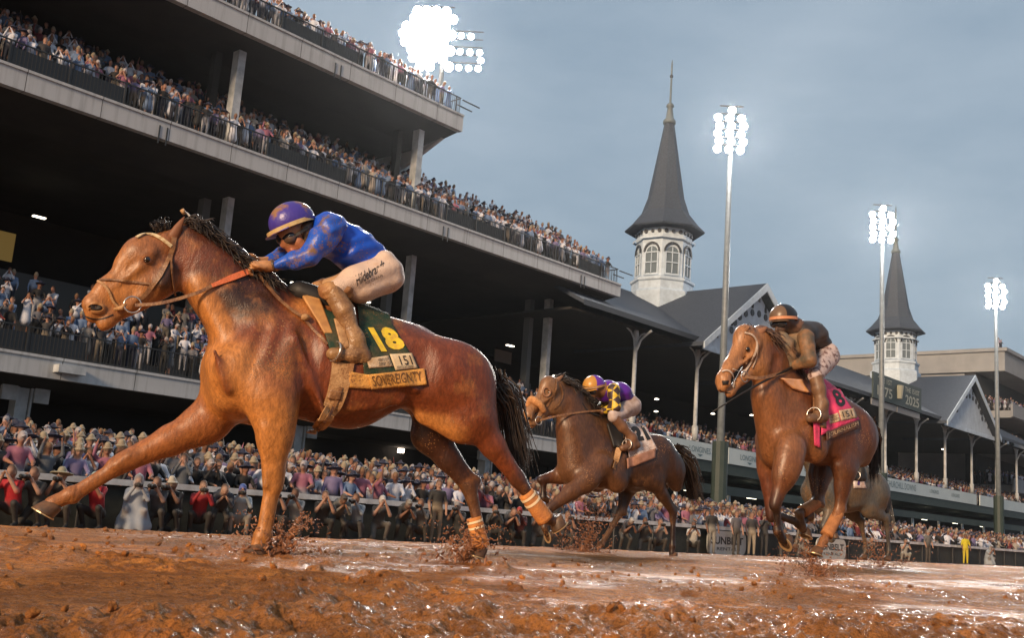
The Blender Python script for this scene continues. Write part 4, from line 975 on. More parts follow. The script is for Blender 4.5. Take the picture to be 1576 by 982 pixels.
ear(p(262, 372, .05), p(284, 333, .07), .034, mat('ear_skin', (.20, .075, .03), .6), h1); ear(p(250, 366, -.06), p(252, 340, -.08), .030, M_hair, h1)
# bridle and bit
br = strap(f1, s1, [(210, 365), (222, 358), (236, 360), (249, 367), (264, 379)], .021, mat('pale_browband', (.62, .50, .30), .5, (.40, .24, .1), 40, thr=(.45, .6)), 'browband', h1, .008, .006)
strap(f1, s1, [(268, 358), (267, 380), (258, 402), (246, 425), (234, 440), (222, 456), (212, 462)], .026, M_leather, 'cheek_strap', h1, .006, .006)
strap(f1, s1, [(272, 362), (263, 400), (266, 430), (270, 455)], .010, M_leather, 'throat_latch', h1, .006, .005)
strap(f1, s1, [(153, 430), (166, 430), (190, 432), (222, 436), (231, 437)], .012, M_leather, 'noseband', h1, .008, .006)
strap(f1, s1, [(150, 432), (160, 438), (168, 448), (172, 462), (182, 474), (194, 476)], .013, M_tanstrap, 'noseband', h1, .008, .006)
rc_ = p(204, 469, .095); ring(rc_, .048, np.array([0, 1, 0.]), .0055, M_metal, 'bit_ring', h1)
MB().tube([rc_+[.04, 0, 0], p(188, 474, .085), p(176, 476, .06)], [.011, .016, .010], 8).build('bit', M_tanstrap, h1, True)
# reins
r0 = p(208, 470, .11); r1 = p(300, 452, .14); r2 = p(326, 440, .13); r3 = p(358, 427, .12); r4 = p(384, 417, .11)
Pn = curve([r0, p(250, 466, .13), r1, r2], 20); ribbon(Pn, np.tile([0, 1, .25], (20, 1)), .020, .005, M_leather, 'rein', h1)
Pn = curve([r2, r3, r4], 12); ribbon(Pn, np.tile([0, 1, .3], (12, 1)), [.022, .040, .038], .006, M_rein, 'rein_grip', h1)
strap(f1, s1, [(397, 420), (412, 440), (430, 461), (450, 478), (466, 488)], .020, M_leather, 'yoke_strap', h1, .012, .006)
strap(f1, s1, [(466, 488), (480, 505), (497, 522), (504, 530)], .016, M_leather, 'yoke_strap', h1, .012, .006)
kn = s1.trace(f1.cam[None], f1.dirs([(469, 489)]))[0][0]; MB().lathe([(.001, -.022), (.022, -.016), (.03, 0), (.022, .016), (.001, .022)], tuple(kn+[0, .015, 0]), 12).build('rein_knot', M_tanstrap, h1, True)
# mane and tail
hair('mane', [p(283, 345, 0), p(300, 355, .02), p(330, 378, .03), p(362, 404, .03), p(398, 430, .03)], [(-.5, .5, .35), (-.9, .35, .1)], .20, M_hair, h1, 520, .55, 3, .0055, .02)
hair('forelock', [p(246, 360), p(252, 355)], [(.4, .1, .9), (-.2, .2, 1)], .12, M_hair, h1, 60, .5, 5, .005, .02)
hair2('tail', p(760, 584, 0), p(783, 625, 0), p(803, 722, 0), .055, M_hair, h1, 420, 8, .0065, .03)
MB().tube(curve([p(748, 578), p(762, 588), p(772, 604), p(782, 630)], 14), list(np.linspace(.05, .012, 14)), 10).build('tail_dock', M_hair, h1, True)
# saddle cloth, number, patches, girth, saddle
cl1 = patch(f1, s1, [(553, 500), (604, 499), (652, 578), (562, 592)], .013, M_greenc, 'saddle_cloth', h1, 30, 22, .006, .002)
over_spine(f1, s1, [(553+10*i/1., 500.+(-.2*i)) for i in range(6)], .013, M_greenc, 'saddle_cloth_top', h1)
patch(f1, s1, [(538, 572), (567, 577), (573, 599), (537, 597)], .016, M_goldc, 'cloth_band', h1, 12, 8, .007, .004)
patch(f1, s1, [(566, 577), (653, 567), (657, 592), (572, 600)], .019, M_goldc, 'name_band', h1, 30, 8, .004, .004)
surf_text(f1, s1, '1', [(566, 504), (575, 504), (596, 541), (587, 541)], .0165, M_yellow, 'number', h1, bold=.10)
surf_text(f1, s1, '8', [(582, 504), (604, 503), (628, 536), (600, 540)], .0165, M_yellow, 'number', h1, bold=.06)
patch(f1, s1, [(564, 552), (598, 547), (605, 564), (568, 567)], .018, M_whitec, 'patch', h1, 10, 6, .003)
pp = patch(f1, s1, [(600, 545), (634, 543.5), (643, 566.5), (609, 570)], .020, mat('cream_patch', (.74, .60, .40), .7, (.6, .44, .25), 14), 'patch', h1, 12, 8, .003)
surf_text(f1, s1, '151', [(613, 548), (631, 547), (636, 561), (618, 562)], .0225, M_black, 'patch_emblem', h1)
surf_text(f1, s1, 'KENTUCKY DERBY', [(611, 563.5), (637, 562), (638, 565), (612, 567)], .0225, M_black, 'patch_lettering', h1)
surf_text(f1, s1, 'KENTUCKY', [(582, 552), (598, 550.5), (599, 555), (583, 556.5)], .0205, M_black, 'patch_lettering', h1)
surf_text(f1, s1, 'DERBY 151', [(583, 558), (600, 556.5), (601, 561), (584, 563)], .0205, M_black, 'patch_lettering', h1)
surf_text(f1, s1, 'SOVEREIGNTY', [(572, 579), (647, 571), (650, 586), (575, 595)], .0235, mat('brown_lettering', (.13, .06, .02), .6), 'name_lettering', h1, bold=.0)
strap(f1, s1, [(528, 540), (528, 562), (524, 585), (517, 612), (505, 640), (490, 660), (478, 667)], [.15, .13, .12, .11, .09, .07], M_tanstrap, 'girth', h1, .012, .008)
strap(f1, s1, [(525, 596), (518, 618), (506, 642), (488, 664)], .022, M_leather, 'girth_strap', h1, .021, .005)
patch(f1, s1, [(508, 600), (528, 603), (524, 617), (504, 614)], .024, M_leather, 'girth_buckle', h1, 6, 6, .006)
patch(f1, s1, [(466, 455), (490, 452), (512, 512), (500, 512)], .022, mat('orange_saddle_pad', (.60, .31, .10), .6, (.42, .2, .07), 12), 'saddle_pad', h1, 10, 16, .018)
patch(f1, s1, [(488, 470), (535, 490), (548, 545), (510, 545)], .020, M_greenc, 'saddle_flap', h1, 14, 14, .015)
patch(f1, s1, [(514, 490), (526, 490), (540, 535), (526, 538)], .040, M_tanstrap, 'stirrup_leather', h1, 6, 14, .008)
s_ = f1; MB().tube(curve([T1(.26, 1.63), T1(.18, 1.62), T1(.0, 1.575), T1(-.16, 1.60)], 14), [.03, .05, .06, .07, .075, .08, .085, .09, .09, .09, .08, .07, .05, .02], 12, flat=1.6).build('saddle', M_black, h1, True)

# ---------------------------------------------------------------- jockeys
def smesh(name, prims, h, m, root, cuts=None, noise=None, colored=False):
    s_ = SDF()
    for a in prims: s_.rc(*a[:4], k=a[4] if len(a) > 4 else .03, q=a[5] if len(a) > 5 else 1., col=a[6] if len(a) > 6 else (1, 1, 1))
    if cuts: s_.cuts = cuts
    if noise: s_.noise = noise
    sdf_obj(name, s_, h, m, root, colored); return s_
def wr(amp, f):      # folds in cloth
    return lambda P: amp*(np.sin(P[..., 0]*f+3*np.sin(P[..., 2]*f*.4))*np.sin(P[..., 2]*f*.7+2*np.sin(P[..., 1]*f*.5))+.5*np.sin(P[..., 2]*f*1.9+P[..., 0]*f*1.1))
skin = (.42, .15, .07); skinm = (.46, .22, .09)
M_skin = mat('muddy_skin', skin, .42, (.30, .14, .05), 14, .2, 60, attr='Col', thr=(.5, .7))
M_visor = mat('goggle_lens', (.02, .02, .025), .08, spec=.8)
M_gogw = mat('goggle_frame', (.10, .06, .04), .3)
M_boot = mat('muddy_boot', (.16, .075, .032), .38, (.34, .19, .08), 14, .3, 50)
def hand(P_, wrist, knuck, thumb_dir, s_, out, col=skinm):
    """palm and five curled fingers added to list P_"""
    wrist, knuck = np.array(wrist), np.array(knuck); d = unit(knuck-wrist); u = unit(np.cross(d, out)); o = unit(np.cross(u, d))
    L_ = .085*s_; kn = wrist+d*L_
    P_.append((wrist-d*.03, wrist+d*.03, .026*s_, .030*s_, .02, 1, col))
    P_.append((wrist+d*.02, kn, .028*s_, .030*s_, .02, 1, col)); 
    for i, (ln, off) in enumerate(((.9, -.030), (1., -.010), (.95, .010), (.78, .030))):
        b = kn+u*off*s_; a1 = b+(d*.75-o*.45)*.036*s_*ln; a2 = a1+(-d*.15-o*1.)*.028*s_*ln; a3 = a2+(-d*.9-o*.2)*.020*s_*ln
        P_.append((b-d*.02, b, .0125*s_, .0115*s_, .01, 1, col)); P_.append((b, a1, .0115*s_, .010*s_, .004, 1, col)); P_.append((a1, a2, .010*s_, .0093*s_, .004, 1, col)); P_.append((a2, a3, .0093*s_, .008*s_, .004, 1, col))
    tb = wrist+d*.03*s_+u*-.03*s_; t1 = tb+unit(d*.8-u*.5+np.array(thumb_dir)*.5)*.036*s_; t2 = t1+unit(d*.9+np.array(thumb_dir)*.4)*.030*s_
    P_.append((tb, t1, .014*s_, .012*s_, .01, 1, col)); P_.append((t1, t2, .012*s_, .009*s_, .004, 1, col))
def boot_foot(P_, ankle, toe, heel, s_):
    P_.append((heel, toe, .040*s_, .034*s_, .02, .95)); P_.append((ankle, (np.array(heel)*.6+np.array(toe)*.4), .050*s_, .045*s_, .04)); P_.append((ankle, heel, .048*s_, .036*s_, .03))
    P_.append((np.array(toe)*.8+np.array(heel)*.2-np.array([0, 0, 0]), toe, .036*s_, .030*s_, .02))
def helmet_mesh(name, cen, rx, ry, rz, tilt, m, root, h=.007, cutn=None, cuto=None):
    s_ = SDF(); s_.el(cen, (rx, ry, rz), tilt, .01); s_.cuts = [(unit(cutn), np.array(cuto))]; sdf_obj(name, s_, h, m, root); return s_

j1 = f1.root('person'); tag(j1, 'jockey in muddy blue silks crouched over the leading bay horse', 'person')
M_blue = mat('royal_blue_silk', (.008, .075, .55), .40, (.24, .115, .05), 7, .25, 30, thr=(.63, .72), detail=8)
M_bluemud = mat('mud_soaked_blue_sleeve', (.012, .085, .50), .42, (.24, .13, .06), 13, .3, 30, thr=(.50, .64), detail=8)
M_breech = mat('dirty_white_breeches', (.62, .46, .36), .6, (.42, .21, .08), 5, .3, 25, thr=(.55, .74), detail=7)
B = []
hc = p(450, 354, 0)
nk = p(478, 362, 0)
# head with face, neck, hands, plus the slim body inside the clothes
B += [(hc, hc+[.01, 0, -.02], .088, .085, .03, .9, skinm), (p(442, 370, 0), p(452, 382, 0), .052, .044, .03, .9, skin), (p(437, 373, 0), p(435.5, 378, 0), .014, .016, .012, 1, skin),
      (p(452, 388, 0), p(456, 386, 0), .030, .035, .02, .9, skin), (p(447, 384, .02), p(452, 386.5, .045), .010, .010, .006, 1, (.30, .08, .05)), (p(460, 372, .055), p(466, 378, .05), .03, .03, .03, .8, skin), (nk, p(496, 362, 0), .06, .07, .03, 1, skin)]
B += [(p(503, 362, 0), p(575, 402, 0), .10, .07, .05, 1.2, skin), (p(510, 352, .17), p(474, 392, .2), .045, .038, .03, 1, skin), (p(474, 392, .2), p(424, 409, .12), .038, .027, .03, 1, skinm)]
B += [(p(505, 355, -.16), p(455, 388, -.2), .045, .038, .03, 1, skin), (p(455, 388, -.2), p(402, 404, -.08), .038, .027, .03, 1, skinm)]
B += [(p(590, 415, .1), p(515, 450, .2), .075, .05, .05, 1, skin), (p(515, 450, .2), p(547, 522, .27), .045, .035, .03, 1, skin), (p(590, 415, -.1), p(492, 447, -.2), .075, .05, .05, 1, skin), (p(492, 447, -.2), p(525, 520, -.27), .045, .035, .03, 1, skin)]
hand(B, p(416, 410, .12), p(380, 409, .09), (.2, 0, .6), 1.12, np.array([0, .5, 1.])); hand(B, p(400, 404, -.08), p(372, 403, -.05), (.2, 0, .6), 1.1, np.array([0, -.5, 1.]))
smesh('body', B, .0062, M_skin, j1, colored=True)
MB().tube([p(384, 406, .09), p(372, 404, .085), p(361, 403, .08)], [.011, .010, .007], 8).build('pointing_finger', mat('finger_skin', (.5, .2, .1), .5), j1, True)
jk = [(p(505, 364, 0), p(540, 383, 0), .125, .115, .06, 1.25), (p(540, 383, 0), p(580, 402, 0), .115, .082, .06, 1.35), (p(500, 345, 0), p(512, 350, 0), .07, .08, .06, 1.6),
      (p(540, 368, .03), p(578, 390, .02), .075, .055, .08, 1.3), (p(535, 398, .03), p(560, 403, .0), .07, .06, .05, 1.4)]
s_jk = smesh('jacket', jk, .008, M_blue, j1, noise=wr(.0065, 34))
for (sh, el_, wr_, sgn) in ((p(512, 350, .18), p(476, 394, .21), p(424, 409, .13), 1), (p(503, 350, -.18), p(455, 387, -.21), p(408, 402, -.09), -1)):
    smesh('sleeve', [(sh, sh*.5+el_*.5, .085, .082, .05, .95), (sh*.5+el_*.5, el_, .082, .062, .04, .95), (el_, wr_*.4+el_*.6, .062, .055, .03), (wr_*.4+el_*.6, wr_, .050, .033, .03)], .007, M_bluemud, j1, noise=wr(.0065, 42))
ring(p(421, 409, .125), .034, unit(p(421, 409, .125)-p(440, 404, .15)), .008, M_gogw, 'cuff', j1)
hip = p(590, 420, .09); kneeN = p(519, 446, .20)
br_ = [(p(586, 408, 0), p(594, 424, 0), .10, .11, .06, 1.4), (hip, (hip*.45+kneeN*.55), .118, .098, .06, .95), (hip*.45+kneeN*.55, kneeN, .098, .068, .05, .95), (p(588, 430, .1), p(560, 448, .13), .09, .07, .06, .9)]
s_br = smesh('breeches', br_, .008, M_breech, j1, noise=wr(.006, 28))
kneeF = p(493, 447, -.18)
smesh('breeches', [(p(590, 420, -.09), p(535, 440, -.14), .11, .09, .06), (p(535, 440, -.14), kneeF, .09, .062, .05)], .009, mat('mud_caked_breeches', (.42, .21, .08), .6, (.55, .36, .2), 8), j1, noise=wr(.004, 30))
smesh('knee_bandage', [(p(530, 445, .19), p(508, 449, .205), .070, .058, .03), (p(508, 449, .205), p(499, 447, .17), .048, .04, .03)], .008, mat('mud_caked_knee', (.42, .22, .085), .5, (.26, .11, .04), 16, .5, 40), j1, noise=wr(.004, 60))
smesh('knee_bandage', [(p(500, 444, -.17), p(484, 449, -.18), .064, .056, .03)], .009, bpy.data.materials['mud_caked_knee'], j1, noise=wr(.006, 50))
BT = [(p(515, 452, .21), p(530, 480, .24), .066, .060, .03), (p(530, 480, .24), p(545, 520, .27), .060, .044, .03)]; boot_foot(BT, p(547, 522, .275), p(512, 545, .29), p(560, 549, .275), 1.1)
smesh('boot', BT, .007, M_boot, j1, noise=wr(.002, 40))
MB().tube([p(506, 547, .29), p(530, 553, .29), p(567, 557, .275)], [.022, .028, .024], 8).build('boot_sole', M_black, j1, True)
ring(p(515, 541, .29), .062, unit([1, .35, .15]), .007, M_metal, 'stirrup', j1)
BT = [(p(488, 452, -.2), p(525, 520, -.27), .062, .044, .03)]; boot_foot(BT, p(525, 522, -.275), p(492, 545, -.29), p(538, 549, -.275), 1.05); smesh('boot', BT, .009, M_boot, j1)
# helmet: brim line from (412,363) to (485,335)
bA = p(412, 361, 0); bB = p(485, 334, 0); up_ = unit(np.cross(unit(bB-bA), [0, -1, 0])); up_ = up_ if up_[2] > 0 else -up_
M_helm = mat('purple_helmet_cover', (.055, .035, .28), .35, (.27, .13, .045), 6, .15, 40, thr=(.50, .60))
hcen = p(449, 341, 0); tiltd = math.degrees(math.atan2((bA-bB)[2], (bA-bB)[0]))
spatter(M_helm, 70, (.26, .12, .04), 3, .42); spatter(M_blue, 60, (.22, .11, .05), 3, .47); spatter(M_bluemud, 60, (.26, .13, .055), 3, .42); spatter(M_breech, 60, (.34, .17, .07), 3, .44); spatter(M_boot, 60, (.36, .2, .09), 3, .42)
for m_ in (M_goldc, M_whitec, M_greenc, M_pink, M_whiteb, M_tanstrap): spatter(m_, 60, (.24, .11, .04), 3, .45)
s_h = helmet_mesh('helmet', hcen, .150, .125, .128, tiltd, M_helm, j1, cutn=-up_, cuto=p(449, 348, 0)-up_*.012)
def brim_ring(c, a, b, nrm, xdir, m, name, root, th=.009, w=.02, front=1.1):
    x = unit(xdir); y = np.cross(nrm, x); pts = [c+x*a*math.cos(t)*(front if math.cos(t) > 0 else 1)+y*b*math.sin(t) for t in np.linspace(0, 2*math.pi, 41)]
    return ribbon(pts, [unit(q-c) for q in pts], w, th, m, name, root)
fx = unit(bA-bB)
brim_ring(p(449, 349, 0), .147, .124, up_, fx, mat('pale_helmet_strap', (.60, .48, .24), .5, (.5, .3, .1), 20), 'helmet_band', j1, .010, .026)
MB().add(*(lambda n=13: ([tuple(p(449, 349, 0)+fx*(.13+.055*r_*math.cos(t))*math.cos(t)+np.cross(up_, fx)*(.118+.02*r_)*math.sin(t)+up_*(-.012*r_+dz)) for dz in (0, -.006) for r_ in (0, 1) for t in np.linspace(-1.2, 1.2, n)],
    [(i, i+1, n+i+1, n+i) for i in range(n-1)]+[(2*n+i+1, 2*n+i, 3*n+i, 3*n+i+1) for i in range(n-1)]+[(n+i, n+i+1, 3*n+i+1, 3*n+i) for i in range(n-1)]))()).build('helmet_peak', M_helm, j1, True)
def goggles(fr, root, a, b, w=.055, r=.036, strap_to=None, hd=0):
    g_ = [(a+[0, w*.1, 0], b+[0, w, 0], r, r*.85, .02, .8), (a+[0, -w*.1, 0], b+[0, -w, 0], r, r*.85, .02, .8)]
    smesh('goggles', g_, .006, M_visor, root)
smesh('goggle_frame', [(p(437, 368, 0), p(449, 366.5, .058), .040, .036, .02, .8), (p(437, 368, 0), p(449, 366.5, -.058), .040, .036, .02, .8)], .006, M_gogw, j1)
goggles(f1, j1, p(434, 367.5, 0), p(445, 367, 0), .064, .034)
strap_pts = [p(452, 364, .075), p(462, 358, .095), p(474, 350, .085)]; ribbon(strap_pts, np.tile([.2, 1, 0], (3, 1)), .018, .004, M_black, 'goggle_strap', j1)
smesh('helmet_harness', [(p(470, 352, .06), p(474, 372, .05), .035, .03, .03, .8), (p(474, 352, 0), p(478, 368, 0), .06, .05, .03, 1)], .008, mat('wet_black_collar', (.03, .022, .016), .4, (.16, .08, .03), 14), j1)
# wording on the thigh
surf_text(f1, s_br, 'Hildebrandt', [(545, 425), (590, 399), (593, 412), (550, 441)], .0045, M_black, 'breeches_lettering', j1, shear=.3, bold=.006, space=1.0)
surf_text(f1, s_br, 'ICE CREAM', [(562, 434), (588, 422), (589, 426), (563, 438)], .0045, M_black, 'breeches_lettering', j1)
whip = empty('riding_whip', f1.O, f1.rz); tag(whip, 'thin pale riding whip held along the mane of the leading horse', 'whip')
wp = curve([p(282, 325, -.06), p(291, 331, -.06), p(304, 351, -.06), p(330, 382, -.06), p(372, 404, -.05)], 16); MB().tube(wp, list(np.linspace(.006, .009, 16)), 6).build('shaft', mat('pale_whip', (.6, .58, .55), .4), whip, True)
MB().tube([wp[0]+[.01, 0, .01], wp[0]-[.01, 0, .015]], .014, 8).build('tip', M_tanstrap, whip, True)
# ---------------------------------------------------------------- shared helper for the horses behind
def shift(T, **k): return T
def simple_jockey(fr, label, K, mats, h=.011, lettering=None):
    """K: 3D joints of the rider; mats: silks, sleeve, breeches, boot, helmet"""
    r = fr.root('person'); tag(r, label, 'person'); sk = (.16, .075, .04)
    B = [(K['head'], K['head']+[.01, 0, -.02], .088, .08, .03, .9, sk), (K['face'], K['face']+[.0, 0, -.03], .05, .042, .03, .9, sk), (K['face']+[.05, 0, -.0], K['face']+[.055, 0, -.02], .014, .017, .012, 1, sk),
         (K['head'], K['neck'], .06, .065, .03, 1, sk), (K['neck'], K['waist'], .10, .08, .05, 1.2, sk)]
    for s_ in 'nf':
        if 'sh'+s_ in K: B += [(K['sh'+s_], K['el'+s_], .045, .038, .03, 1, sk), (K['el'+s_], K['ha'+s_], .036, .026, .03, 1, sk)]; hand(B, K['ha'+s_], K['ha'+s_]+unit(K['ha'+s_]-K['el'+s_])*.1+[0, 0, -.01], (.2, 0, .6), 1.1, np.array([0, .4, 1.]), sk)
        B += [(K['hip']+[0, .08*(1 if s_ == 'n' else -1), 0], K['kn'+s_], .07, .05, .05, 1, sk), (K['kn'+s_], K['an'+s_], .045, .035, .03, 1, sk)]
    smesh('body', B, .0085, mats.get('skin', M_skin), r, colored=True)
    jk = [(K['chest'], K['mid'], .125, .12, .06, 1.3), (K['mid'], K['waist'], .12, .09, .06, 1.35), (K['neck'], K['chest'], .07, .11, .06, 1.5)]
    smesh('jacket', jk, h, mats['silk'], r, noise=wr(.004, 30))
    for s_ in 'nf':
        if 'sh'+s_ in K:
            a, b, c = K['sh'+s_], K['el'+s_], K['ha'+s_]; smesh('sleeve', [(a, b, .078, .060, .04), (b, c, .060, .040, .03)], h, mats['sleeve'], r, noise=wr(.004, 40))
        sg = 1 if s_ == 'n' else -1
        smesh('breeches', [(K['hip']+[0, .08*sg, 0], K['kn'+s_], .115, .072, .06, .95), (K['waist']*.6+K['hip']*.4, K['hip'], .10, .11, .06, 1.2)], h, mats['breech'], r, noise=wr(.004, 26))
        BT = [(K['kn'+s_], K['kn'+s_]*.5+K['an'+s_]*.5, .064, .058, .03), (K['kn'+s_]*.5+K['an'+s_]*.5, K['an'+s_], .058, .043, .03)]; boot_foot(BT, K['an'+s_], K['toe'+s_], K['heel'+s_], 1.05); smesh('boot', BT, h, mats['boot'], r)
        ring(K['toe'+s_]*.7+K['heel'+s_]*.3+[0, 0, .03], .06, unit([1, .35, .1]), .007, M_metal, 'stirrup', r)
    up_ = unit(K['hup']); fx = unit(K['hfx']); c = K['hc']; tl = math.degrees(math.atan2(-fx[2], -fx[0])) if 0 else math.degrees(math.atan2(fx[2], fx[0]))
    helmet_mesh('helmet', c, .142, .118, .125, tl, mats['helmet'], r, .008, -up_, c-up_*.02)
    brim_ring(c-up_*.012, .140, .118, up_, fx, mats['band'], 'helmet_band', r, .010, .026)
    V = [tuple(c+fx*(.12+.055*q*math.cos(t))*math.cos(t)+np.cross(up_, fx)*(.112+.02*q)*math.sin(t)+up_*(-.028-.012*q+dz)) for dz in (0, -.006) for q in (0, 1) for t in np.linspace(-1.2, 1.2, 13)]; n = 13
    MB().add(V, [(i, i+1, n+i+1, n+i) for i in range(n-1)]+[(2*n+i+1, 2*n+i, 3*n+i, 3*n+i+1) for i in range(n-1)]+[(n+i, n+i+1, 3*n+i+1, 3*n+i) for i in range(n-1)]).build('helmet_peak', mats['helmet'], r, True)
    g = K['face']+[.02, 0, .035]; smesh('goggles', [(g+[.02, .02, 0], g+[-.0, .055, 0], .034, .03, .02, .8), (g+[.02, -.02, 0], g+[-.0, -.055, 0], .034, .03, .02, .8)], .008, M_visor, r)
    return r
def rider_joints(T0, k=1.):
    """crouched rider relative to a point over the saddle, metres in the horse frame (x forward)"""
    P = lambda x, y, z: np.array(T0)+np.array([x, y, z])*k
    return dict(hc=P(.42, 0, .46), head=P(.42, 0, .42), face=P(.47, 0, .36), hup=[.25, 0, 1], hfx=[1, 0, -.25], neck=P(.30, 0, .38), chest=P(.20, 0, .36), mid=P(.02, 0, .37), waist=P(-.18, 0, .32), hip=P(-.28, 0, .22),
                shn=P(.22, .17, .36), eln=P(.32, .22, .12), han=P(.52, .09, .10), shf=P(.22, -.17, .36), elf=P(.32, -.22, .12), haf=P(.52, -.09, .10),
                knn=P(.10, .21, .06), ann=P(-.12, .26, -.22), toen=P(.06, .28, -.34), heeln=P(-.16, .27, -.33), knf=P(.10, -.21, .06), anf=P(-.12, -.26, -.22), toef=P(.06, -.28, -.34), heelf=P(-.16, -.27, -.33))
# ---------------------------------------------------------------- second horse
f2 = Frame(960, 750, 12.2, 14, -.02); p2 = f2.p; O2 = None
h2 = f2.root('horse'); tag(h2, 'middle dark bay racehorse with padded noseband and pale saddle cloth', 'horse', 'racehorses galloping on the track')
s2 = SDF(); wi = p2(942, 655); T2 = maketemplate((wi[0]-.22, 0, -.10), .75, .98, .90)
dk = (.045, .019, .010); dkk = (.022, .010, .007); br2 = (.115, .048, .020)
torso(s2, T2, dk, dkk, br2)
for a, b, ra, rb, q_, c_ in (((905, 690), (872, 625), .23, .14, .6, br2), ((885, 720), (876, 660), .20, .15, 1.0, br2), ((930, 662), (885, 610), .14, .09, .5, dkk), ((885, 610), (862, 596), .09, .07, .6, dkk), ((905, 672), (880, 630), .2, .12, .55, dk)):
    s2.rc(p2(*a), p2(*b), ra, rb, .10, q_, c_)
H2 = dict(poll=p2(857, 594), brow=p2(845, 594), nose=p2(827, 619), muzzle=p2(813, 637), lip=p2(812, 649), chin=p2(820, 652), jaw=p2(852, 622), eye=p2(846, 604), nostril=p2(812, 642))
head(s2, H2, 1.05, (.20, .10, .045), dkk, (.30, .15, .065))
foreleg(s2, p2(906, 738, .19), p2(848, 781, .16), p2(838, 812, .15), p2(842, 822, .15), 1.1, br2, dkk, 0, 1.1)
s2.rc(p2(925, 715, .19), p2(902, 742, .19), .13, .10, .08, .8, br2)
foreleg(s2, p2(884, 728, -.15), p2(836, 738, -.15), p2(836, 766, -.14), p2(845, 772, -.14), 1.1, (.14, .05, .02), dkk, 0, 1.1)
hindleg(s2, p2(1015, 695, .13), p2(1005, 738, .16), p2(1036, 789, .12), p2(1035, 840, .12), p2(1034, 853, .12), 1.08, dk, dkk)
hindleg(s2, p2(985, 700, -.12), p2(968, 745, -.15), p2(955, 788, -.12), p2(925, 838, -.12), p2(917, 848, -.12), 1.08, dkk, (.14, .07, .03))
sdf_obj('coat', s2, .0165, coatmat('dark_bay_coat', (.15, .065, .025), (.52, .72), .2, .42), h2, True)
hoof(p2(843, 827, .15), (0, 0, -1), (-1, 0, .3), .06, h2); hoof(p2(850, 776, -.14), (0, 0, -1), (1, 0, 0), .06, h2); hoof(p2(1035, 859, .12), (1, 0, -.05), (-.2, 0, 1), .058, h2); hoof(p2(913, 853, -.12), (1, 0, -.1), (-.4, 0, 1), .058, h2)
P_, _ = s2.trace(f2.cam[None], f2.dirs([(846, 604)])); eyeball(P_[0]-s2.grad(P_)[0]*.008, .024, h2)
strap(f2, s2, [(841+9*math.cos(t)*.7, 603+9*math.sin(t)) for t in np.linspace(0, 6.28, 16)], .02, mat('blinker_rim', (.25, .12, .06), .6), 'blinker', h2, .01, .02)
patch(f2, s2, [(809, 642), (816, 642), (816, 646), (810, 646)], .003, M_nost, 'nostril', h2, 6, 5, .003)
strap(f2, s2, [(808, 652), (814, 655), (822, 655)], .006, M_nost, 'mouth', h2, .001, .004)
mb = MB(); a = p2(809, 620, .0); pts = curve([p2(812, 626, -.05), p2(817, 615, 0), p2(824, 618, .06), p2(832, 624, .085), p2(838, 634, .075)], 18); mb.tube(pts, [.03+.012*math.sin(math.pi*i/17) for i in range(18)], 12); mb.build('sheepskin_noseband', mat('orange_fleece', (.62, .30, .12), .9, (.45, .2, .07), 30, .8, 60), h2, True)
ear(p2(853, 590, .05), p2(868, 577, .06), .034, mat('ear_skin_two', (.26, .13, .07), .6), h2); ear(p2(852, 588, -.05), p2(856, 576, -.06), .03, M_hair, h2)
strap(f2, s2, [(857, 583), (856, 600), (846, 620), (836, 634), (828, 645)], .020, M_leather, 'cheek_strap', h2, .007)
strap(f2, s2, [(862, 590), (868, 606), (862, 622), (852, 630)], .012, M_leather, 'throat_latch', h2, .007)
ring(p2(829, 648, .08), .045, np.array([0, 1, 0.]), .006, M_metal, 'bit_ring', h2)
Pn = curve([p2(831, 647, .09), p2(860, 640, .12), p2(900, 634, .12), p2(925, 632, .09)], 20); ribbon(Pn, np.tile([0, 1, .3], (20, 1)), .022, .005, M_leather, 'rein', h2)
Pn = curve([p2(884, 600, .05), p2(893, 615, .09), p2(905, 633, .1), p2(922, 640, .1)], 20); ribbon(Pn, np.tile([0, 1, .3], (20, 1)), .018, .005, M_black, 'rein', h2)
hair('mane', [p2(858, 585), p2(872, 592), p2(890, 608), p2(915, 635), p2(935, 650)], [(-.4, .5, .3), (-.9, .3, .1)], .2, M_hair, h2, 300, .5, 13, .007, .02)
hair2('tail', p2(1043, 692), p2(1058, 716), p2(1072, 772), .07, M_hair, h2, 260, 14, .009, .03)
patch(f2, s2, [(958, 651), (992, 652), (1012, 692), (970, 712)], .014, M_whiteb, 'saddle_cloth', h2, 20, 16, .006, .003)
over_spine(f2, s2, [(958+6*i, 653.) for i in range(6)], .014, M_whiteb, 'saddle_cloth_top', h2)
patch(f2, s2, [(965, 706), (1010, 690), (1009, 705), (966, 722)], .019, mat('muddy_pink_band', (.42, .22, .16), .7, (.25, .12, .07), 12), 'cloth_band', h2, 14, 6, .006)
surf_text(f2, s2, '2', [(970, 656), (984, 656), (992, 678), (977, 680)], .018, M_black, 'number', h2, bold=.08)
surf_text(f2, s2, '1', [(986, 656), (990, 655), (1002, 676), (996, 678)], .018, M_black, 'number', h2, bold=.06)
strap(f2, s2, [(955, 655), (956, 680), (950, 700), (945, 722)], .07, M_tanstrap, 'girth', h2, .012)
patch(f2, s2, [(935, 652), (956, 652), (962, 690), (945, 688)], .02, M_black, 'saddle', h2, 8, 10, .02)
K = rider_joints((0, 0, 0)); q = p2
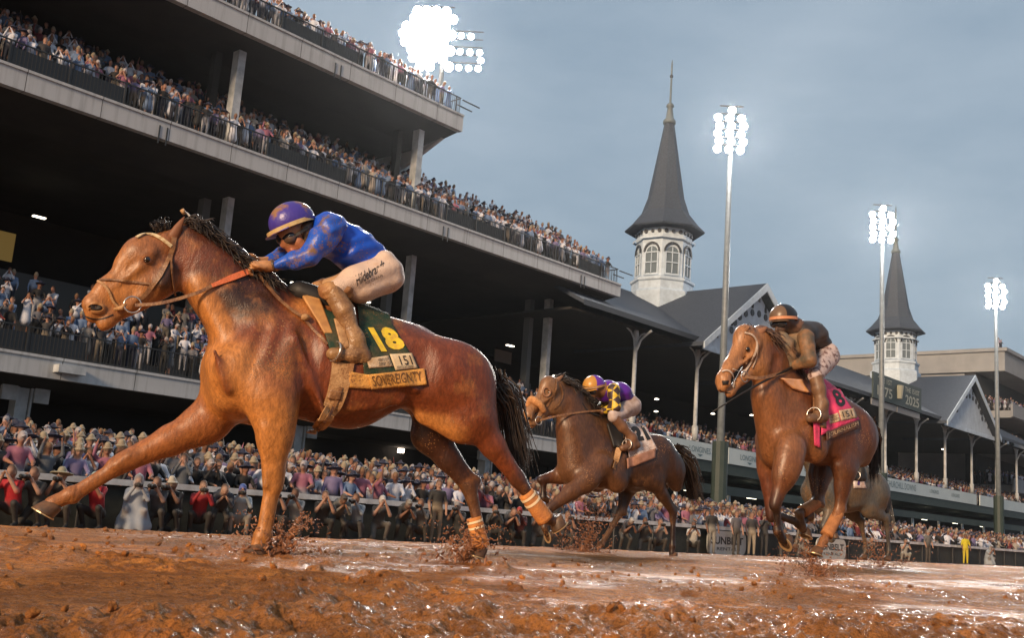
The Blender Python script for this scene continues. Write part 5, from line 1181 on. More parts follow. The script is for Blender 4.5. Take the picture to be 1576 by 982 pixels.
K.update(hc=q(914, 594), head=q(915, 598), face=q(911, 609), neck=q(927, 600), chest=q(935, 603), mid=q(953, 606), waist=q(965, 615), hip=q(966, 626), shn=q(944, 600, .17), eln=q(947, 627, .22), han=q(931, 632, .1), shf=q(936, 598, -.17), elf=q(930, 622, -.2), haf=q(922, 628, -.08),
         knn=q(944, 641, .21), ann=q(973, 674, .27), toen=q(958, 690, .28), heeln=q(980, 685, .27), knf=q(936, 641, -.2), anf=q(962, 672, -.26), toef=q(950, 688, -.27), heelf=q(968, 684, -.26), hup=unit(q(912, 580)-q(916, 606)), hfx=unit(q(898, 607)-q(930, 600)))
M_purple = mat('purple_silk', (.10, .012, .30), .4, (.06, .012, .14), 5, .2, 30)
def diamonds(name):      # yellow diamonds on a dark sleeve
    m = mat(name, (.04, .025, .03), .5, bump=.2, bscale=40); n = m.node_tree; b = n.nodes['Principled BSDF']; tcn = n.nodes.new('ShaderNodeTexCoord'); mp_ = n.nodes.new('ShaderNodeMapping'); mp_.inputs['Rotation'].default_value = (0, math.radians(45), 0)
    ch = n.nodes.new('ShaderNodeTexChecker'); ch.inputs['Scale'].default_value = 13; ch.inputs['Color1'].default_value = (.62, .42, .03, 1); ch.inputs['Color2'].default_value = (.05, .03, .03, 1)
    n.links.new(tcn.outputs['Object'], mp_.inputs[0]); n.links.new(mp_.outputs[0], ch.inputs['Vector']); n.links.new(ch.outputs[0], b.inputs['Base Color']); return m
def halves(name, c1, c2, axis, mid, rough=.35):
    m = mat(name, c1, rough); n = m.node_tree; b = n.nodes['Principled BSDF']; tcn = n.nodes.new('ShaderNodeTexCoord'); sp = n.nodes.new('ShaderNodeSeparateXYZ'); n.links.new(tcn.outputs['Object'], sp.inputs[0])
    t = n.nodes.new('ShaderNodeMath'); t.operation = 'GREATER_THAN'; t.inputs[1].default_value = mid; n.links.new(sp.outputs[axis], t.inputs[0]); x = n.nodes.new('ShaderNodeMix'); x.data_type = 'RGBA'
    n.links.new(t.outputs[0], x.inputs[0]); x.inputs[6].default_value = (*c1, 1); x.inputs[7].default_value = (*c2, 1); n.links.new(x.outputs[2], b.inputs['Base Color']); return m
simple_jockey(f2, 'jockey in purple silks with yellow sleeve diamonds riding the middle horse', K, dict(silk=M_purple, sleeve=diamonds('diamond_sleeve'), breech=mat('pale_breeches', (.55, .46, .44), .6, (.3, .2, .15), 7), boot=mat('dark_muddy_boot', (.12, .055, .03), .45, (.2, .1, .05), 10), helmet=halves('quartered_helmet', (.12, .02, .34), (.50, .24, .04), 0, K['hc'][0]+.045), band=M_tanstrap, skin=mat('mud_dark_skin', (.12, .06, .03), .5, (.2, .1, .05), 12, attr='Col')))
# ---------------------------------------------------------------- third horse
f3 = Frame(1250, 720, 9.4, 10, .0); p3 = f3.p
h3 = f3.root('horse'); tag(h3, 'chestnut brown racehorse in pink saddle cloth galloping on the right', 'horse', 'racehorses galloping on the track')
s3 = SDF(); T3 = maketemplate((-.0, 0, .16), .63, .95, .90, 0, 3)
c3 = (.11, .034, .013); c3d = (.045, .016, .009); c3m = (.21, .080, .028)
torso(s3, T3, c3, c3d, c3m)
for a, b, ra, rb, q_, c_ in (((1212, 640), (1187, 560), .215, .13, .6, c3m), ((1200, 690), (1178, 610), .19, .135, .9, c3m), ((1222, 600), (1195, 545), .15, .1, .5, c3d), ((1195, 545), (1172, 520), .10, .075, .6, c3d), ((1180, 560), (1170, 530), .15, .10, .6, c3)):
    s3.rc(p3(*a), p3(*b), ra, rb, .12, q_, c_)
H3 = dict(poll=p3(1166, 522), brow=p3(1147, 520), nose=p3(1123, 563), muzzle=p3(1113, 583), lip=p3(1111, 597), chin=p3(1125, 602), jaw=p3(1164, 558), eye=p3(1152, 538), nostril=p3(1113, 590))
head(s3, H3, 1.08, (.34, .15, .055), c3d, (.38, .17, .065))
dkleg = (.018, .009, .007)
foreleg(s3, p3(1213, 712, .20), p3(1194, 772, .17), p3(1197, 818, .15), p3(1205, 832, .15), 1.12, (.13, .045, .018), dkleg, 0, 1.0)
s3.rc(p3(1218, 690, .2), p3(1211, 722, .2), .14, .11, .09, .8, (.22, .09, .035))
foreleg(s3, p3(1186, 716, -.18), p3(1187, 790, -.16), p3(1228, 806, -.15), p3(1240, 800, -.15), 1.12, (.12, .035, .016), dkleg, 0, 1.0)
s3.rc(p3(1185, 680, -.17), p3(1185, 720, -.18), .14, .11, .09, .8, (.20, .07, .03))
hindleg(s3, p3(1322, 670, .14), p3(1300, 722, .17), p3(1292, 784, .14), p3(1268, 832, .13), p3(1259, 848, .13), 1.1, (.09, .032, .014), (.28, .115, .04))
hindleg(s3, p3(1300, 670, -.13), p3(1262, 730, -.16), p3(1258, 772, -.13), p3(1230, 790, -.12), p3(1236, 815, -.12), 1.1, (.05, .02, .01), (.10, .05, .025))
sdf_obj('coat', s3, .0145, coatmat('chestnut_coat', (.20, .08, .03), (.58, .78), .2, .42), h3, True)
hoof(p3(1209, 838, .15), (0, 0, -1), (-.8, 0, .6), .062, h3); hoof(p3(1245, 795, -.15), (0, 0, 1), (1, 0, .1), .06, h3); hoof(p3(1255, 854, .13), (1, 0, -.3), (-.3, 0, 1), .062, h3); hoof(p3(1240, 826, -.12), (.3, 0, -1), (-.4, 0, 1), .06, h3)
bandage(f3, p3(1291, 789, .132), p3(1272, 824, .128), .050, .056, h3, mat('brown_orange_bandage', (.48, .20, .07), .75, (.32, .13, .045), 14, .4, 90), False)
bandage(f3, p3(1257, 774, -.132), p3(1235, 788, -.128), .050, .056, h3, bpy.data.materials['brown_orange_bandage'], False)
P_, _ = s3.trace(f3.cam[None], f3.dirs([(1151, 538)])); eyeball(P_[0]-s3.grad(P_)[0]*.008, .024, h3)
patch(f3, s3, [(1111, 586), (1122, 586), (1121, 592), (1112, 593)], .003, M_nost, 'nostril', h3, 8, 6, .003)
strap(f3, s3, [(1107, 600), (1113, 605), (1124, 605)], .007, M_nost, 'mouth', h3, .001, .004)
ear(p3(1165, 516, .055), p3(1181, 503, .08), .036, mat('ear_skin_three', (.30, .13, .06), .6), h3); ear(p3(1150, 512, -.06), p3(1146, 498, -.08), .034, bpy.data.materials['ear_skin_three'], h3)
M_pale = mat('pale_bridle', (.58, .48, .40), .5, (.4, .28, .2), 20)
strap(f3, s3, [(1146, 512), (1158, 514), (1166, 526), (1164, 540), (1157, 556), (1149, 568), (1143, 578)], .016, M_pale, 'cheek_strap', h3, .010, .006)
strap(f3, s3, [(1111, 572), (1118, 568), (1126, 572), (1131, 584), (1128, 596)], .015, M_pale, 'noseband', h3, .010, .006)
strap(f3, s3, [(1128, 568), (1140, 573), (1150, 568)], .010, M_pale, 'noseband', h3, .010, .006)
strap(f3, s3, [(1166, 528), (1166, 548), (1158, 566)], .009, M_pale, 'throat_latch', h3, .012, .005)
ring(p3(1146, 580, .09), .045, np.array([0, 1, 0.]), .006, M_metal, 'bit_ring', h3)
Pn = curve([p3(1147, 580, .1), p3(1170, 582, .14), p3(1200, 575, .13), p3(1222, 567, .1)], 20); ribbon(Pn, np.tile([0, 1, .3], (20, 1)), .03, .006, M_leather, 'rein', h3)
hair('mane', [p3(1168, 512), p3(1182, 520), p3(1198, 540), p3(1215, 565)], [(-.3, .6, .2), (-.8, .5, 0)], .2, mat('brown_mane', (.05, .025, .015), .5, (.12, .06, .03), 20), h3, 300, .6, 23, .007, .02)
hair('forelock', [p3(1160, 508), p3(1148, 508)], [(.9, .2, .3), (.6, .4, .2)], .13, bpy.data.materials['brown_mane'], h3, 70, .6, 25, .006, .02)
hair2('tail', p3(1338, 652), p3(1347, 680), p3(1344, 740), .035, M_hair, h3, 220, 24, .008, .025)
patch(f3, s3, [(1266, 596), (1293, 599), (1323, 646), (1264, 670)], .014, M_pink, 'saddle_cloth', h3, 22, 18, .006, .003)
over_spine(f3, s3, [(1272+3.6*i, 600.) for i in range(6)], .014, M_pink, 'saddle_cloth_top', h3)
patch(f3, s3, [(1272, 665), (1323, 646), (1325, 658), (1273, 679)], .019, M_maroon, 'name_band', h3, 16, 6, .006)
surf_text(f3, s3, '8', [(1278, 600), (1290, 599), (1304, 622), (1291, 628)], .018, M_black, 'number', h3, bold=.03)
patch(f3, s3, [(1291, 632), (1314, 628), (1320, 643), (1295, 648)], .018, M_whitec, 'patch', h3, 8, 6, .003)
surf_text(f3, s3, '151', [(1296, 634), (1310, 631), (1313, 640), (1299, 643)], .0205, M_black, 'patch_emblem', h3)
patch(f3, s3, [(1276, 640), (1290, 635), (1294, 648), (1277, 653)], .018, M_whitec, 'patch', h3, 8, 6, .003)
surf_text(f3, s3, 'KENTUCKY', [(1278, 642), (1289, 638), (1290, 641), (1279, 645)], .0205, M_black, 'patch_lettering', h3)
surf_text(f3, s3, 'DERBY', [(1279, 646), (1291, 642), (1292, 645), (1280, 649)], .0205, M_black, 'patch_lettering', h3)
surf_text(f3, s3, 'JOURNALISM', [(1275, 667), (1321, 649), (1322, 656), (1276, 675)], .0235, M_whitec, 'name_lettering', h3)
patch(f3, s3, [(1252, 600), (1272, 600), (1272, 660), (1252, 655)], .02, M_leather, 'saddle_flap', h3, 8, 12, .012)
patch(f3, s3, [(1252, 640), (1261, 642), (1263, 690), (1254, 686)], .026, M_pink, 'girth_cover', h3, 5, 12, .008)
patch(f3, s3, [(1205, 582), (1234, 584), (1246, 604), (1222, 598)], .03, mat('orange_saddle_cloth', (.60, .28, .09), .6, (.7, .42, .3), 10), 'breast_cloth', h3, 10, 8, .03, .006)
K = rider_joints((0, 0, 0)); q = p3
K.update(hc=q(1206, 489), head=q(1207, 494), face=q(1201, 506), neck=q(1221, 505), chest=q(1229, 516), mid=q(1246, 516), waist=q(1262, 532), hip=q(1262, 550), shn=q(1240, 520, .18), eln=q(1246, 555, .26), han=q(1222, 563, .12), shf=q(1215, 522, -.2), elf=q(1196, 548, -.26), haf=q(1203, 565, -.12),
         knn=q(1255, 577, .22), ann=q(1265, 622, .28), toen=q(1246, 644, .28), heeln=q(1268, 642, .28), knf=q(1225, 578, -.22), anf=q(1232, 615, -.28), toef=q(1220, 635, -.28), heelf=q(1236, 634, -.28), hup=[.12, 0, 1], hfx=[1, .25, -.12])
simple_jockey(f3, 'jockey in black vest and orange muddy sleeves riding the chestnut horse', K, dict(silk=mat('black_silk_vest', (.02, .018, .02), .5, (.05, .035, .03), 6, .2, 30), sleeve=mat('orange_mud_sleeve', (.30, .14, .055), .55, (.09, .07, .045), 9, .3, 40), breech=mat('speckled_breeches', (.50, .40, .38), .6, (.15, .08, .07), 26, thr=(.5, .6)), boot=mat('brown_muddy_boot', (.10, .05, .028), .5, (.22, .12, .06), 10), helmet=halves('black_tan_helmet', (.014, .012, .012), (.15, .09, .05), 0, K['hc'][0]+.08), band=mat('orange_helmet_band', (.60, .26, .13), .5), skin=mat('mud_dark_skin_b', (.10, .055, .035), .5, (.06, .035, .025), 12, attr='Col')))
goon = smesh('silk_front', [(p3(1200, 530, .02), p3(1210, 556, .04), .11, .09, .05, 1.2), (p3(1228, 515, 0), p3(1212, 540, 0), .10, .10, .05, 1.3)], .012, mat('olive_mud_silks', (.13, .12, .085), .6, (.30, .17, .09), 8, .3, 40), bpy.data.objects[[o.name for o in bpy.data.objects if o.get('label', '').startswith('jockey in black')][0]], noise=wr(.006, 30))
w3 = empty('riding_whip', f3.O, f3.rz); tag(w3, 'thin dark riding whip pointing forward below the chestnut horse muzzle', 'whip')
MB().tube([p3(1097, 634, .15), p3(1140, 607, .15), p3(1170, 590, .14), p3(1218, 566, .12)], [.005, .008, .010, .012], 6).build('shaft', M_black, w3, True)
# ---------------------------------------------------------------- fourth horse, grey, behind
f4 = Frame(1320, 790, 14.5, 18, -.1); p4 = f4.p
h4 = f4.root('horse'); tag(h4, 'grey racehorse galloping half hidden behind the chestnut horse', 'horse', 'racehorses galloping on the track')
s4 = SDF(); cr = p4(1330, 716); T4 = maketemplate((cr[0]+.50, 0, cr[2]-1.50), .72, 1, .95)
g4 = (.085, .08, .07); g4d = (.05, .045, .04); torso(s4, T4, g4, g4, g4)
s4.rc(T4(.35, 1.25), T4(.75, 1.6), .24, .17, .1, .6, g4); s4.rc(T4(.75, 1.6), T4(.95, 1.75), .17, .11, .1, .6, g4)
pl = T4(.98, 1.84); HH = dict(poll=pl, brow=pl+[.14, 0, -.08], nose=pl+[.33, 0, -.30], muzzle=pl+[.42, 0, -.44], lip=pl+[.42, 0, -.52], chin=pl+[.34, 0, -.54], jaw=pl+[.06, 0, -.24], eye=pl+[.12, 0, -.14], nostril=pl+[.42, 0, -.47]); head(s4, HH, 1, g4, g4d, g4)
foreleg(s4, T4(.38, .88, .17), T4(.62, .62, .16), T4(.42, .42, .16), T4(.34, .46, .16), 1, g4, g4d, 0); foreleg(s4, T4(.38, .88, -.17), T4(.78, .70, -.16), T4(.86, .40, -.16), T4(.90, .32, -.16), 1, g4, g4d, 0)
hindleg(s4, T4(-.82, 1.15, .13), T4(-.60, .88, .16), p4(1364, 800, .13), p4(1368, 848, .13), p4(1366, 858, .13), 1.05, g4, g4d); hindleg(s4, T4(-.82, 1.15, -.13), T4(-.56, .86, -.16), p4(1325, 806, -.13), p4(1333, 846, -.13), p4(1330, 856, -.13), 1.05, g4d, g4d)
sdf_obj('coat', s4, .024, coatmat('grey_muddy_coat', (.12, .08, .045), (.45, .65), .2, .5), h4, True)
for q_ in ((T4(.32, .46, .16), (-1, 0, 0), (0, 0, 1)), (T4(.93, .28, -.16), (1, 0, 0), (-.3, 0, 1)), (p4(1365, 863, .13), (1, 0, 0), (-.3, 0, 1)), (p4(1329, 861, -.13), (1, 0, 0), (-.3, 0, 1))): hoof(q_[0], q_[1], q_[2], .058, h4, False)
ear(pl+[0, .05, .03], pl+[.02, .07, .18], .034, M_hair, h4); ear(pl+[0, -.05, .03], pl+[.02, -.07, .18], .034, M_hair, h4)
hair2('tail', T4(-1.12, 1.22), T4(-1.24, 1.0), T4(-1.34, .6), .06, mat('grey_tail', (.12, .11, .10), .6), h4, 160, 44, .010, .03)
patch(f4, s4, [(1312, 722), (1326, 726), (1334, 752), (1314, 752)], .016, M_whiteb, 'saddle_cloth', h4, 10, 8, .006)
surf_text(f4, s4, '7', [(1316, 730), (1326, 731), (1329, 748), (1319, 748)], .020, mat('purple_number', (.06, .03, .15), .6), 'number', h4, bold=.05)
K = rider_joints(T4(-.02, 1.62)); simple_jockey(f4, 'fourth jockey hidden behind the chestnut horse on the grey', K, dict(silk=M_green, sleeve=M_green, breech=M_whiteb, boot=M_black, helmet=M_green, band=M_tanstrap), .018)
# ================================================================== people
def pose_joints(kind, r_):
    j = dict(head=[.02, 0, 1.60], neck=[0, 0, 1.45], chest=[0, 0, 1.28], hip=[0, 0, .95])
    for s_, y in (('l', 1), ('r', -1)):
        j['sh'+s_] = [0, .17*y, 1.40]; j['el'+s_] = [.03, .25*y, 1.12]; j['ha'+s_] = [.12, .24*y, .90]
        j['kn'+s_] = [.03, .10*y, .50]; j['an'+s_] = [0, .11*y, .08]; j['to'+s_] = [.15, .13*y, .03]
    def up(s_, y): j['el'+s_] = [.16, .27*y, 1.52]; j['ha'+s_] = [.16, .22*y, 1.76]
    def face(s_, y): j['el'+s_] = [.20, .20*y, 1.28]; j['ha'+s_] = [.27, .05*y, 1.56]
    def rail(s_, y): j['el'+s_] = [.16, .26*y, 1.18]; j['ha'+s_] = [.38, .20*y, 1.12]
    if kind == 'up': up('l', 1); up('r', -1)
    if kind == 'one': up('r', -1); rail('l', 1)
    if kind == 'phone': face('l', 1); face('r', -1)
    if kind == 'rail': rail('l', 1); rail('r', -1); j['head'][0] += .10; j['neck'][0] += .06; j['chest'][0] += .03
    if kind == 'wave': j['elr'] = [.05, -.40, 1.50]; j['har'] = [.05, -.45, 1.80]; rail('l', 1)
    if kind in ('crouch', 'kneel'):
        j.update(head=[.16, 0, 1.02], neck=[.08, 0, .90], chest=[.03, 0, .72], hip=[-.14, 0, .34])
        for s_, y in (('l', 1), ('r', -1)):
            j['sh'+s_] = [.06, .18*y, .84]; j['el'+s_] = [.26, .22*y, .68]; j['ha'+s_] = [.36, .06*y, .96]
            j['kn'+s_] = [.26, .20*y, .46]; j['an'+s_] = [.06, .18*y, .09]; j['to'+s_] = [.22, .20*y, .04]
        if kind == 'kneel': j['knr'] = [.16, -.16, .10]; j['anr'] = [-.22, -.16, .08]; j['tor'] = [-.30, -.16, .02]; j['hip'] = [-.10, 0, .44]
    if kind == 'bend':
        j.update(head=[.42, 0, .98], neck=[.30, 0, .94], chest=[.15, 0, .86], hip=[-.2, 0, .62])
        for s_, y in (('l', 1), ('r', -1)):
            j['sh'+s_] = [.24, .18*y, .90]; j['el'+s_] = [.38, .2*y, .66]; j['ha'+s_] = [.52, .08*y, .80]; j['kn'+s_] = [.08, .16*y, .42]; j['an'+s_] = [-.14, .15*y, .08]; j['to'+s_] = [.02, .16*y, .03]
    return {k: np.array(v, float) for k, v in j.items()}
def person_mesh(kind, c, hat, h, dress=False, cam_=False, poncho=False, long=False, seed=0):
    """c: skin, top, bottom, hair, hat, shoe"""
    j = pose_joints(kind, None); s_ = SDF(); sk, tp, bt, hr, ht, so = c; up = unit(j['head']-j['neck']+[0, 0, .1])
    s_.rc(j['head'], j['head']+up*.05, .085, .092, .01, .85, sk); s_.rc(j['head']+[.075, 0, -.01], j['head']+[.085, 0, -.03], .017, .02, .02, 1, sk)
    for y in (-1, 1): s_.rc(j['head']+[.0, .078*y, .01], j['head']+[-.0, .082*y, -.02], .02, .016, .01, 1, sk)
    if h < .03:
        for y in (-1, 1): s_.rc(j['head']+[.080, .030*y, .018], j['head']+[.082, .036*y, .018], .013, .013, .004, 1, (.02, .012, .01))
        s_.rc(j['head']+[.082, -.018, -.055], j['head']+[.082, .018, -.055], .010, .010, .004, 1, (.20, .05, .045))
    s_.rc(j['head']+[-.045, 0, .02], j['head']+[-.004, 0, .088], .088, .090, .008, .95, hr)
    if long: s_.rc(j['head']+[-.06, 0, .02], j['neck']+[-.08, 0, -.08], .075, .06, .02, 1.2, hr)
    s_.rc(j['neck'], j['head'], .055, .055, .02, 1, sk)
    s_.rc(j['chest']+[0, 0, .06], j['chest']*.4+j['hip']*.6, .135, .12, .03, 1.25, tp); s_.rc(j['shl']-[0, .03, .02], j['shr']+[0, .03, -.02], .075, .075, .06, 1, tp)
    s_.rc(j['chest']*.4+j['hip']*.6, j['hip'], .12, .13, .03, 1.25, tp if dress else bt)
    for q in 'lr':
        s_.rc(j['sh'+q], j['el'+q], .062, .050, .02, 1, tp); s_.rc(j['el'+q], j['ha'+q], .048, .034, .02, 1, sk if (seed % 3 == 0) else tp)
        d = unit(j['ha'+q]-j['el'+q]); s_.rc(j['ha'+q], j['ha'+q]+d*.07, .036, .030, .01, .7, sk)
        if h < .03:
            sd_ = np.cross(d, [0, 0, 1.]); sd_ = unit(sd_ if np.linalg.norm(sd_) > .1 else [0, 1, 0])
            for f_ in (-1.5, -.5, .5, 1.5): s_.rc(j['ha'+q]+d*.06+sd_*f_*.018, j['ha'+q]+d*.13+sd_*f_*.020, .011, .009, .004, 1, sk)
            s_.rc(j['ha'+q]+d*.03+sd_*.03, j['ha'+q]+d*.07+sd_*.055, .013, .010, .006, 1, sk)
        y = 1 if q == 'l' else -1; hp = j['hip']+[0, .09*y, -.02]
        if dress and kind not in ('crouch', 'kneel', 'bend'): s_.rc(j['hip'], [0, 0, .55], .14, .20, .04, 1.1, tp); s_.rc(j['kn'+q], j['an'+q], .05, .038, .02, 1, sk)
        else: s_.rc(hp, j['kn'+q], .095, .065, .03, 1, bt); s_.rc(j['kn'+q], j['an'+q], .065, .048, .02, 1, bt)
        s_.rc(j['an'+q]-[.03, 0, .02], j['to'+q], .045, .038, .02, 1, so)
    top = j['head']+up*.085
    if hat == 'brim': s_.el(top-up*.01, (.24, .24, .028), 8, .01, ht); s_.rc(top, top+up*.06, .095, .085, .01, 1, ht)
    if hat == 'fedora': s_.el(top-up*.015, (.165, .145, .022), 0, .01, ht); s_.rc(top, top+up*.07, .092, .075, .01, 1, ht)
    if hat == 'cap': s_.rc(top-up*.03, top+up*.01, .096, .085, .01, .95, ht); s_.el(top+[.13, 0, -.02], (.09, .07, .018), 10, .01, ht)
    if hat == 'flower': s_.el(top+up*.02, (.16, .15, .05), 12, .01, ht); s_.rc(top+[.02, .08, .06], top+[-.02, .1, .1], .06, .05, .02, 1, ht); s_.rc(top+[0, -.05, .08], top+[0, -.02, .12], .05, .05, .02, 1, ht)
    if hat == 'hood' or poncho: s_.rc(j['head']+[-.03, 0, .0], j['head']+[-.03, 0, .10], .115, .10, .01, .95, tp); s_.rc(j['head']+[-.03, 0, .1], j['head']+[-.06, 0, .20], .08, .02, .03, 1, tp)
    if poncho:
        s_.rc(j['chest']+[0, 0, .08], [.02, 0, .25], .16, .27, .08, 1.2, tp); s_.rc([.02, 0, .25], [.06, .02, .10], .27, .30, .03, 1.2, tp); s_.noise = lambda P: .018*np.sin(P[..., 1]*24+P[..., 2]*5)*np.clip(1.1-P[..., 2], 0, 1); s_.cuts = [(np.array([0, 0, -1.]), np.array([0, 0, .03]))]
    if cam_:
        hc = (j['hal']+j['har'])/2+[.06, 0, .02]; s_.rc(hc+[0, .05, 0], hc-[0, .05, 0], .05, .05, .004, 1, (.015, .015, .015)); s_.rc(hc, hc+[.17, 0, 0], .038, .050, .004, 1, (.015, .015, .015))
    V, Q = s_.mesh(h); C = s_.ev(V, True)[1]
    return V, Q, C
M_people = mat('cloth_and_skin', (.5, .5, .5), .75, attr='Col', bump=.2, bscale=25)
def dim(C): return np.clip(C**1.28*np.array([1.0, 1.03, 1.12]), 0, 1)  # darkens and cools crowd colours to imitate the dim light on them
SK = [(.42, .24, .17), (.36, .19, .12), (.22, .11, .07), (.46, .28, .2)]
TOPS = [('white', (.58, .59, .62)), ('cream', (.34, .31, .27)), ('pale blue', (.18, .25, .36)), ('navy', (.025, .035, .07)), ('black', (.018, .018, .02)), ('grey', (.17, .17, .18)), ('pink', (.34, .15, .20)), ('dark red', (.16, .02, .03)),
        ('black', (.022, .02, .02)), ('lilac', (.22, .19, .30)), ('charcoal', (.05, .05, .055)), ('grey', (.13, .14, .15)), ('white', (.60, .61, .63)), ('black', (.02, .02, .022))]
HATS = [(None, None), ('brim', ('white', (.62, .60, .58))), ('fedora', ('straw', (.36, .31, .22))), (None, None), ('cap', ('white', (.45, .45, .46))), ('fedora', ('black', (.02, .02, .02))), ('flower', ('pink', (.42, .14, .19))), (None, None), ('brim', ('cream', (.38, .34, .28))), ('brim', ('navy', (.03, .04, .08))), (None, None), ('cap', ('navy', (.02, .03, .08)))]
KINDS = ['rail', 'phone', 'stand', 'rail', 'one', 'phone', 'stand', 'rail', 'phone', 'rail', 'up', 'phone', 'wave']
POSE_W = dict(rail='leaning forward', phone='holding a phone to the face', up='with both arms raised', one='with one arm raised', wave='waving one arm', stand='standing still')
_v = np.random.default_rng(11)
VAR = []
for i in range(36):
    t = TOPS[(i*5+i//3) % len(TOPS)]; ht = HATS[(i*7+i//5) % len(HATS)]; k = KINDS[i % len(KINDS)]
    hairc = [(.03, .018, .012), (.10, .06, .03), (.25, .17, .09), (.015, .012, .01)][i % 4]; bot = [(.03, .035, .06), (.20, .17, .13), (.02, .02, .02), (.35, .35, .36)][(i*3) % 4]
    col = (SK[i % 4], t[1], bot, hairc, ht[1][1] if ht[0] else (0, 0, 0), (.03, .025, .02))
    VAR.append(dict(kind=k, top=t[0], hat=ht, col=col, dress=(i % 5 == 1), long=(i % 3 == 1), seed=i, w={}))
def vmesh(i, h):
    v = VAR[i]
    if h not in v['w']: v['w'][h] = person_mesh(v['kind'], v['col'], v['hat'][0], h, v['dress'], False, False, v['long'], v['seed'])
    return v['w'][h]
def vdata(i, h):
    key = 'd%g' % h; v = VAR[i]
    if key not in v['w']:
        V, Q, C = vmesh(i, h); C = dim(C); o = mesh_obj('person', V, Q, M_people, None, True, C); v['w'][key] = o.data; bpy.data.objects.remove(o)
    return v['w'][key]
SPOTS = []      # x, y, z, zone
def row(x0, x1, y, z, step, zone, jit=.12, skip=0.):
    x = x0
    while x < x1:
        if _v.random() > skip: SPOTS.append((x+_v.normal()*jit, y+_v.uniform(-.12, .12), z, zone))
        x += step*_v.uniform(.8, 1.2)
gy = [22.15, 22.75, 23.4, 24.1, 24.9, 25.8, 26.8, 27.9, 29.1, 30.4, 31.8, 33.4, 35.2, 37.2]
for i, y in enumerate(gy):
    z = -.5+.16*int((y-FY-.25)/2)
    row(max(5, y*.33), 62 if i < 10 else 50, y, z+(.10 if i > 3 else 0), .52+.02*i, 'rail' if i == 0 else 'apron', .1, .04 if i else .12)
    if i % 2 == 0: row(62, 150, y, z, .75+.03*i, 'far_apron', .2)
for k, z0, z1, xe in LV:
    for i in range(6 if k > 1 else 5):
        row({1: 13, 2: 12, 3: 18}[k], xe-.4, SY+.72+.95*i, z1-.1+.58*i if i else z1, .46+.02*i, 'deck%d%s' % (k, 'f' if i == 0 else ''), .12, .06+.05*i+(.12 if k == 1 else 0))
        if k == 3 and i > 2: break
for i in range(6): row(56.5, 150, SY+.75+i*1.0, 5.5+.33*i+.01, .62+.04*i, 'olddeck', .15, .08)
for z in (19.5, 14.5, 9.3):
    for i in range(3):
        row(XB-1, XB+40, 44.0+i*1.5, z+.02+.3*i, .75, 'farblock', .2)
        for q in range(8): SPOTS.append((XB-1.2+i*.1, 43.8+q*.7, z+.02, 'farblock'))
for px in (1508, 1513, 1518, 1526): p_ = onY(px, 527, 46.); SPOTS.append((XB+.6+(px-1508)*.12, 46, 28.5, 'roof'))
SP = np.array([s_[:3] for s_ in SPOTS]); px_, py_, dp = projN(SP+[0, 0, 1.5])
vis = (dp > 1) & (px_ > -60) & (px_ < 1640) & (py_ > -40) & (py_ < 1000)
# hidden by the horses' bodies at the front: leave them, they stand there all the same
order = [i for i in np.argsort(dp) if vis[i]]
# among the nearest rows keep the ones that can be seen: heads of back rows peek between the front ones
N_IND = 276
front = [i for i in order if SPOTS[i][3] in ('rail', 'apron') and SPOTS[i][1] < 24.6][:150]
decks = [i for i in order if SPOTS[i][3] in ('deck1f', 'deck2f', 'deck3f', 'deck1', 'deck2') and i not in front][:N_IND-len(front)]
chosen = set(front+decks)
def where_(px, zone):
    base = {'rail': 'pressed against the white track rail', 'apron': 'in the packed crowd behind the track rail', 'deck1f': 'at the railing of the lowest balcony', 'deck1': 'in the seats of the lowest balcony', 'deck2f': 'at the railing of the middle balcony', 'deck2': 'behind the first row on the middle balcony', 'deck3f': 'at the railing of the top balcony'}[zone]
    b = 'left of the leading horse' if px < 110 else 'under the stretched foreleg' if px < 330 and zone in ('rail', 'apron') else 'below the leading horse belly' if px < 640 and zone in ('rail', 'apron') else 'between first and middle horses' if px < 830 and zone in ('rail', 'apron') else 'behind the middle horse' if px < 1060 and zone in ('rail', 'apron') else 'behind the chestnut horse' if zone in ('rail', 'apron') else 'near left edge' if px < 250 else 'above the leading jockey' if px < 620 else 'towards the balcony end'
    return base, b
PALE = [i for i, v in enumerate(VAR) if v['top'] in ('white', 'cream', 'pale blue')]
bulkV = []; bulkQ = []; bulkC = []; nb = 0
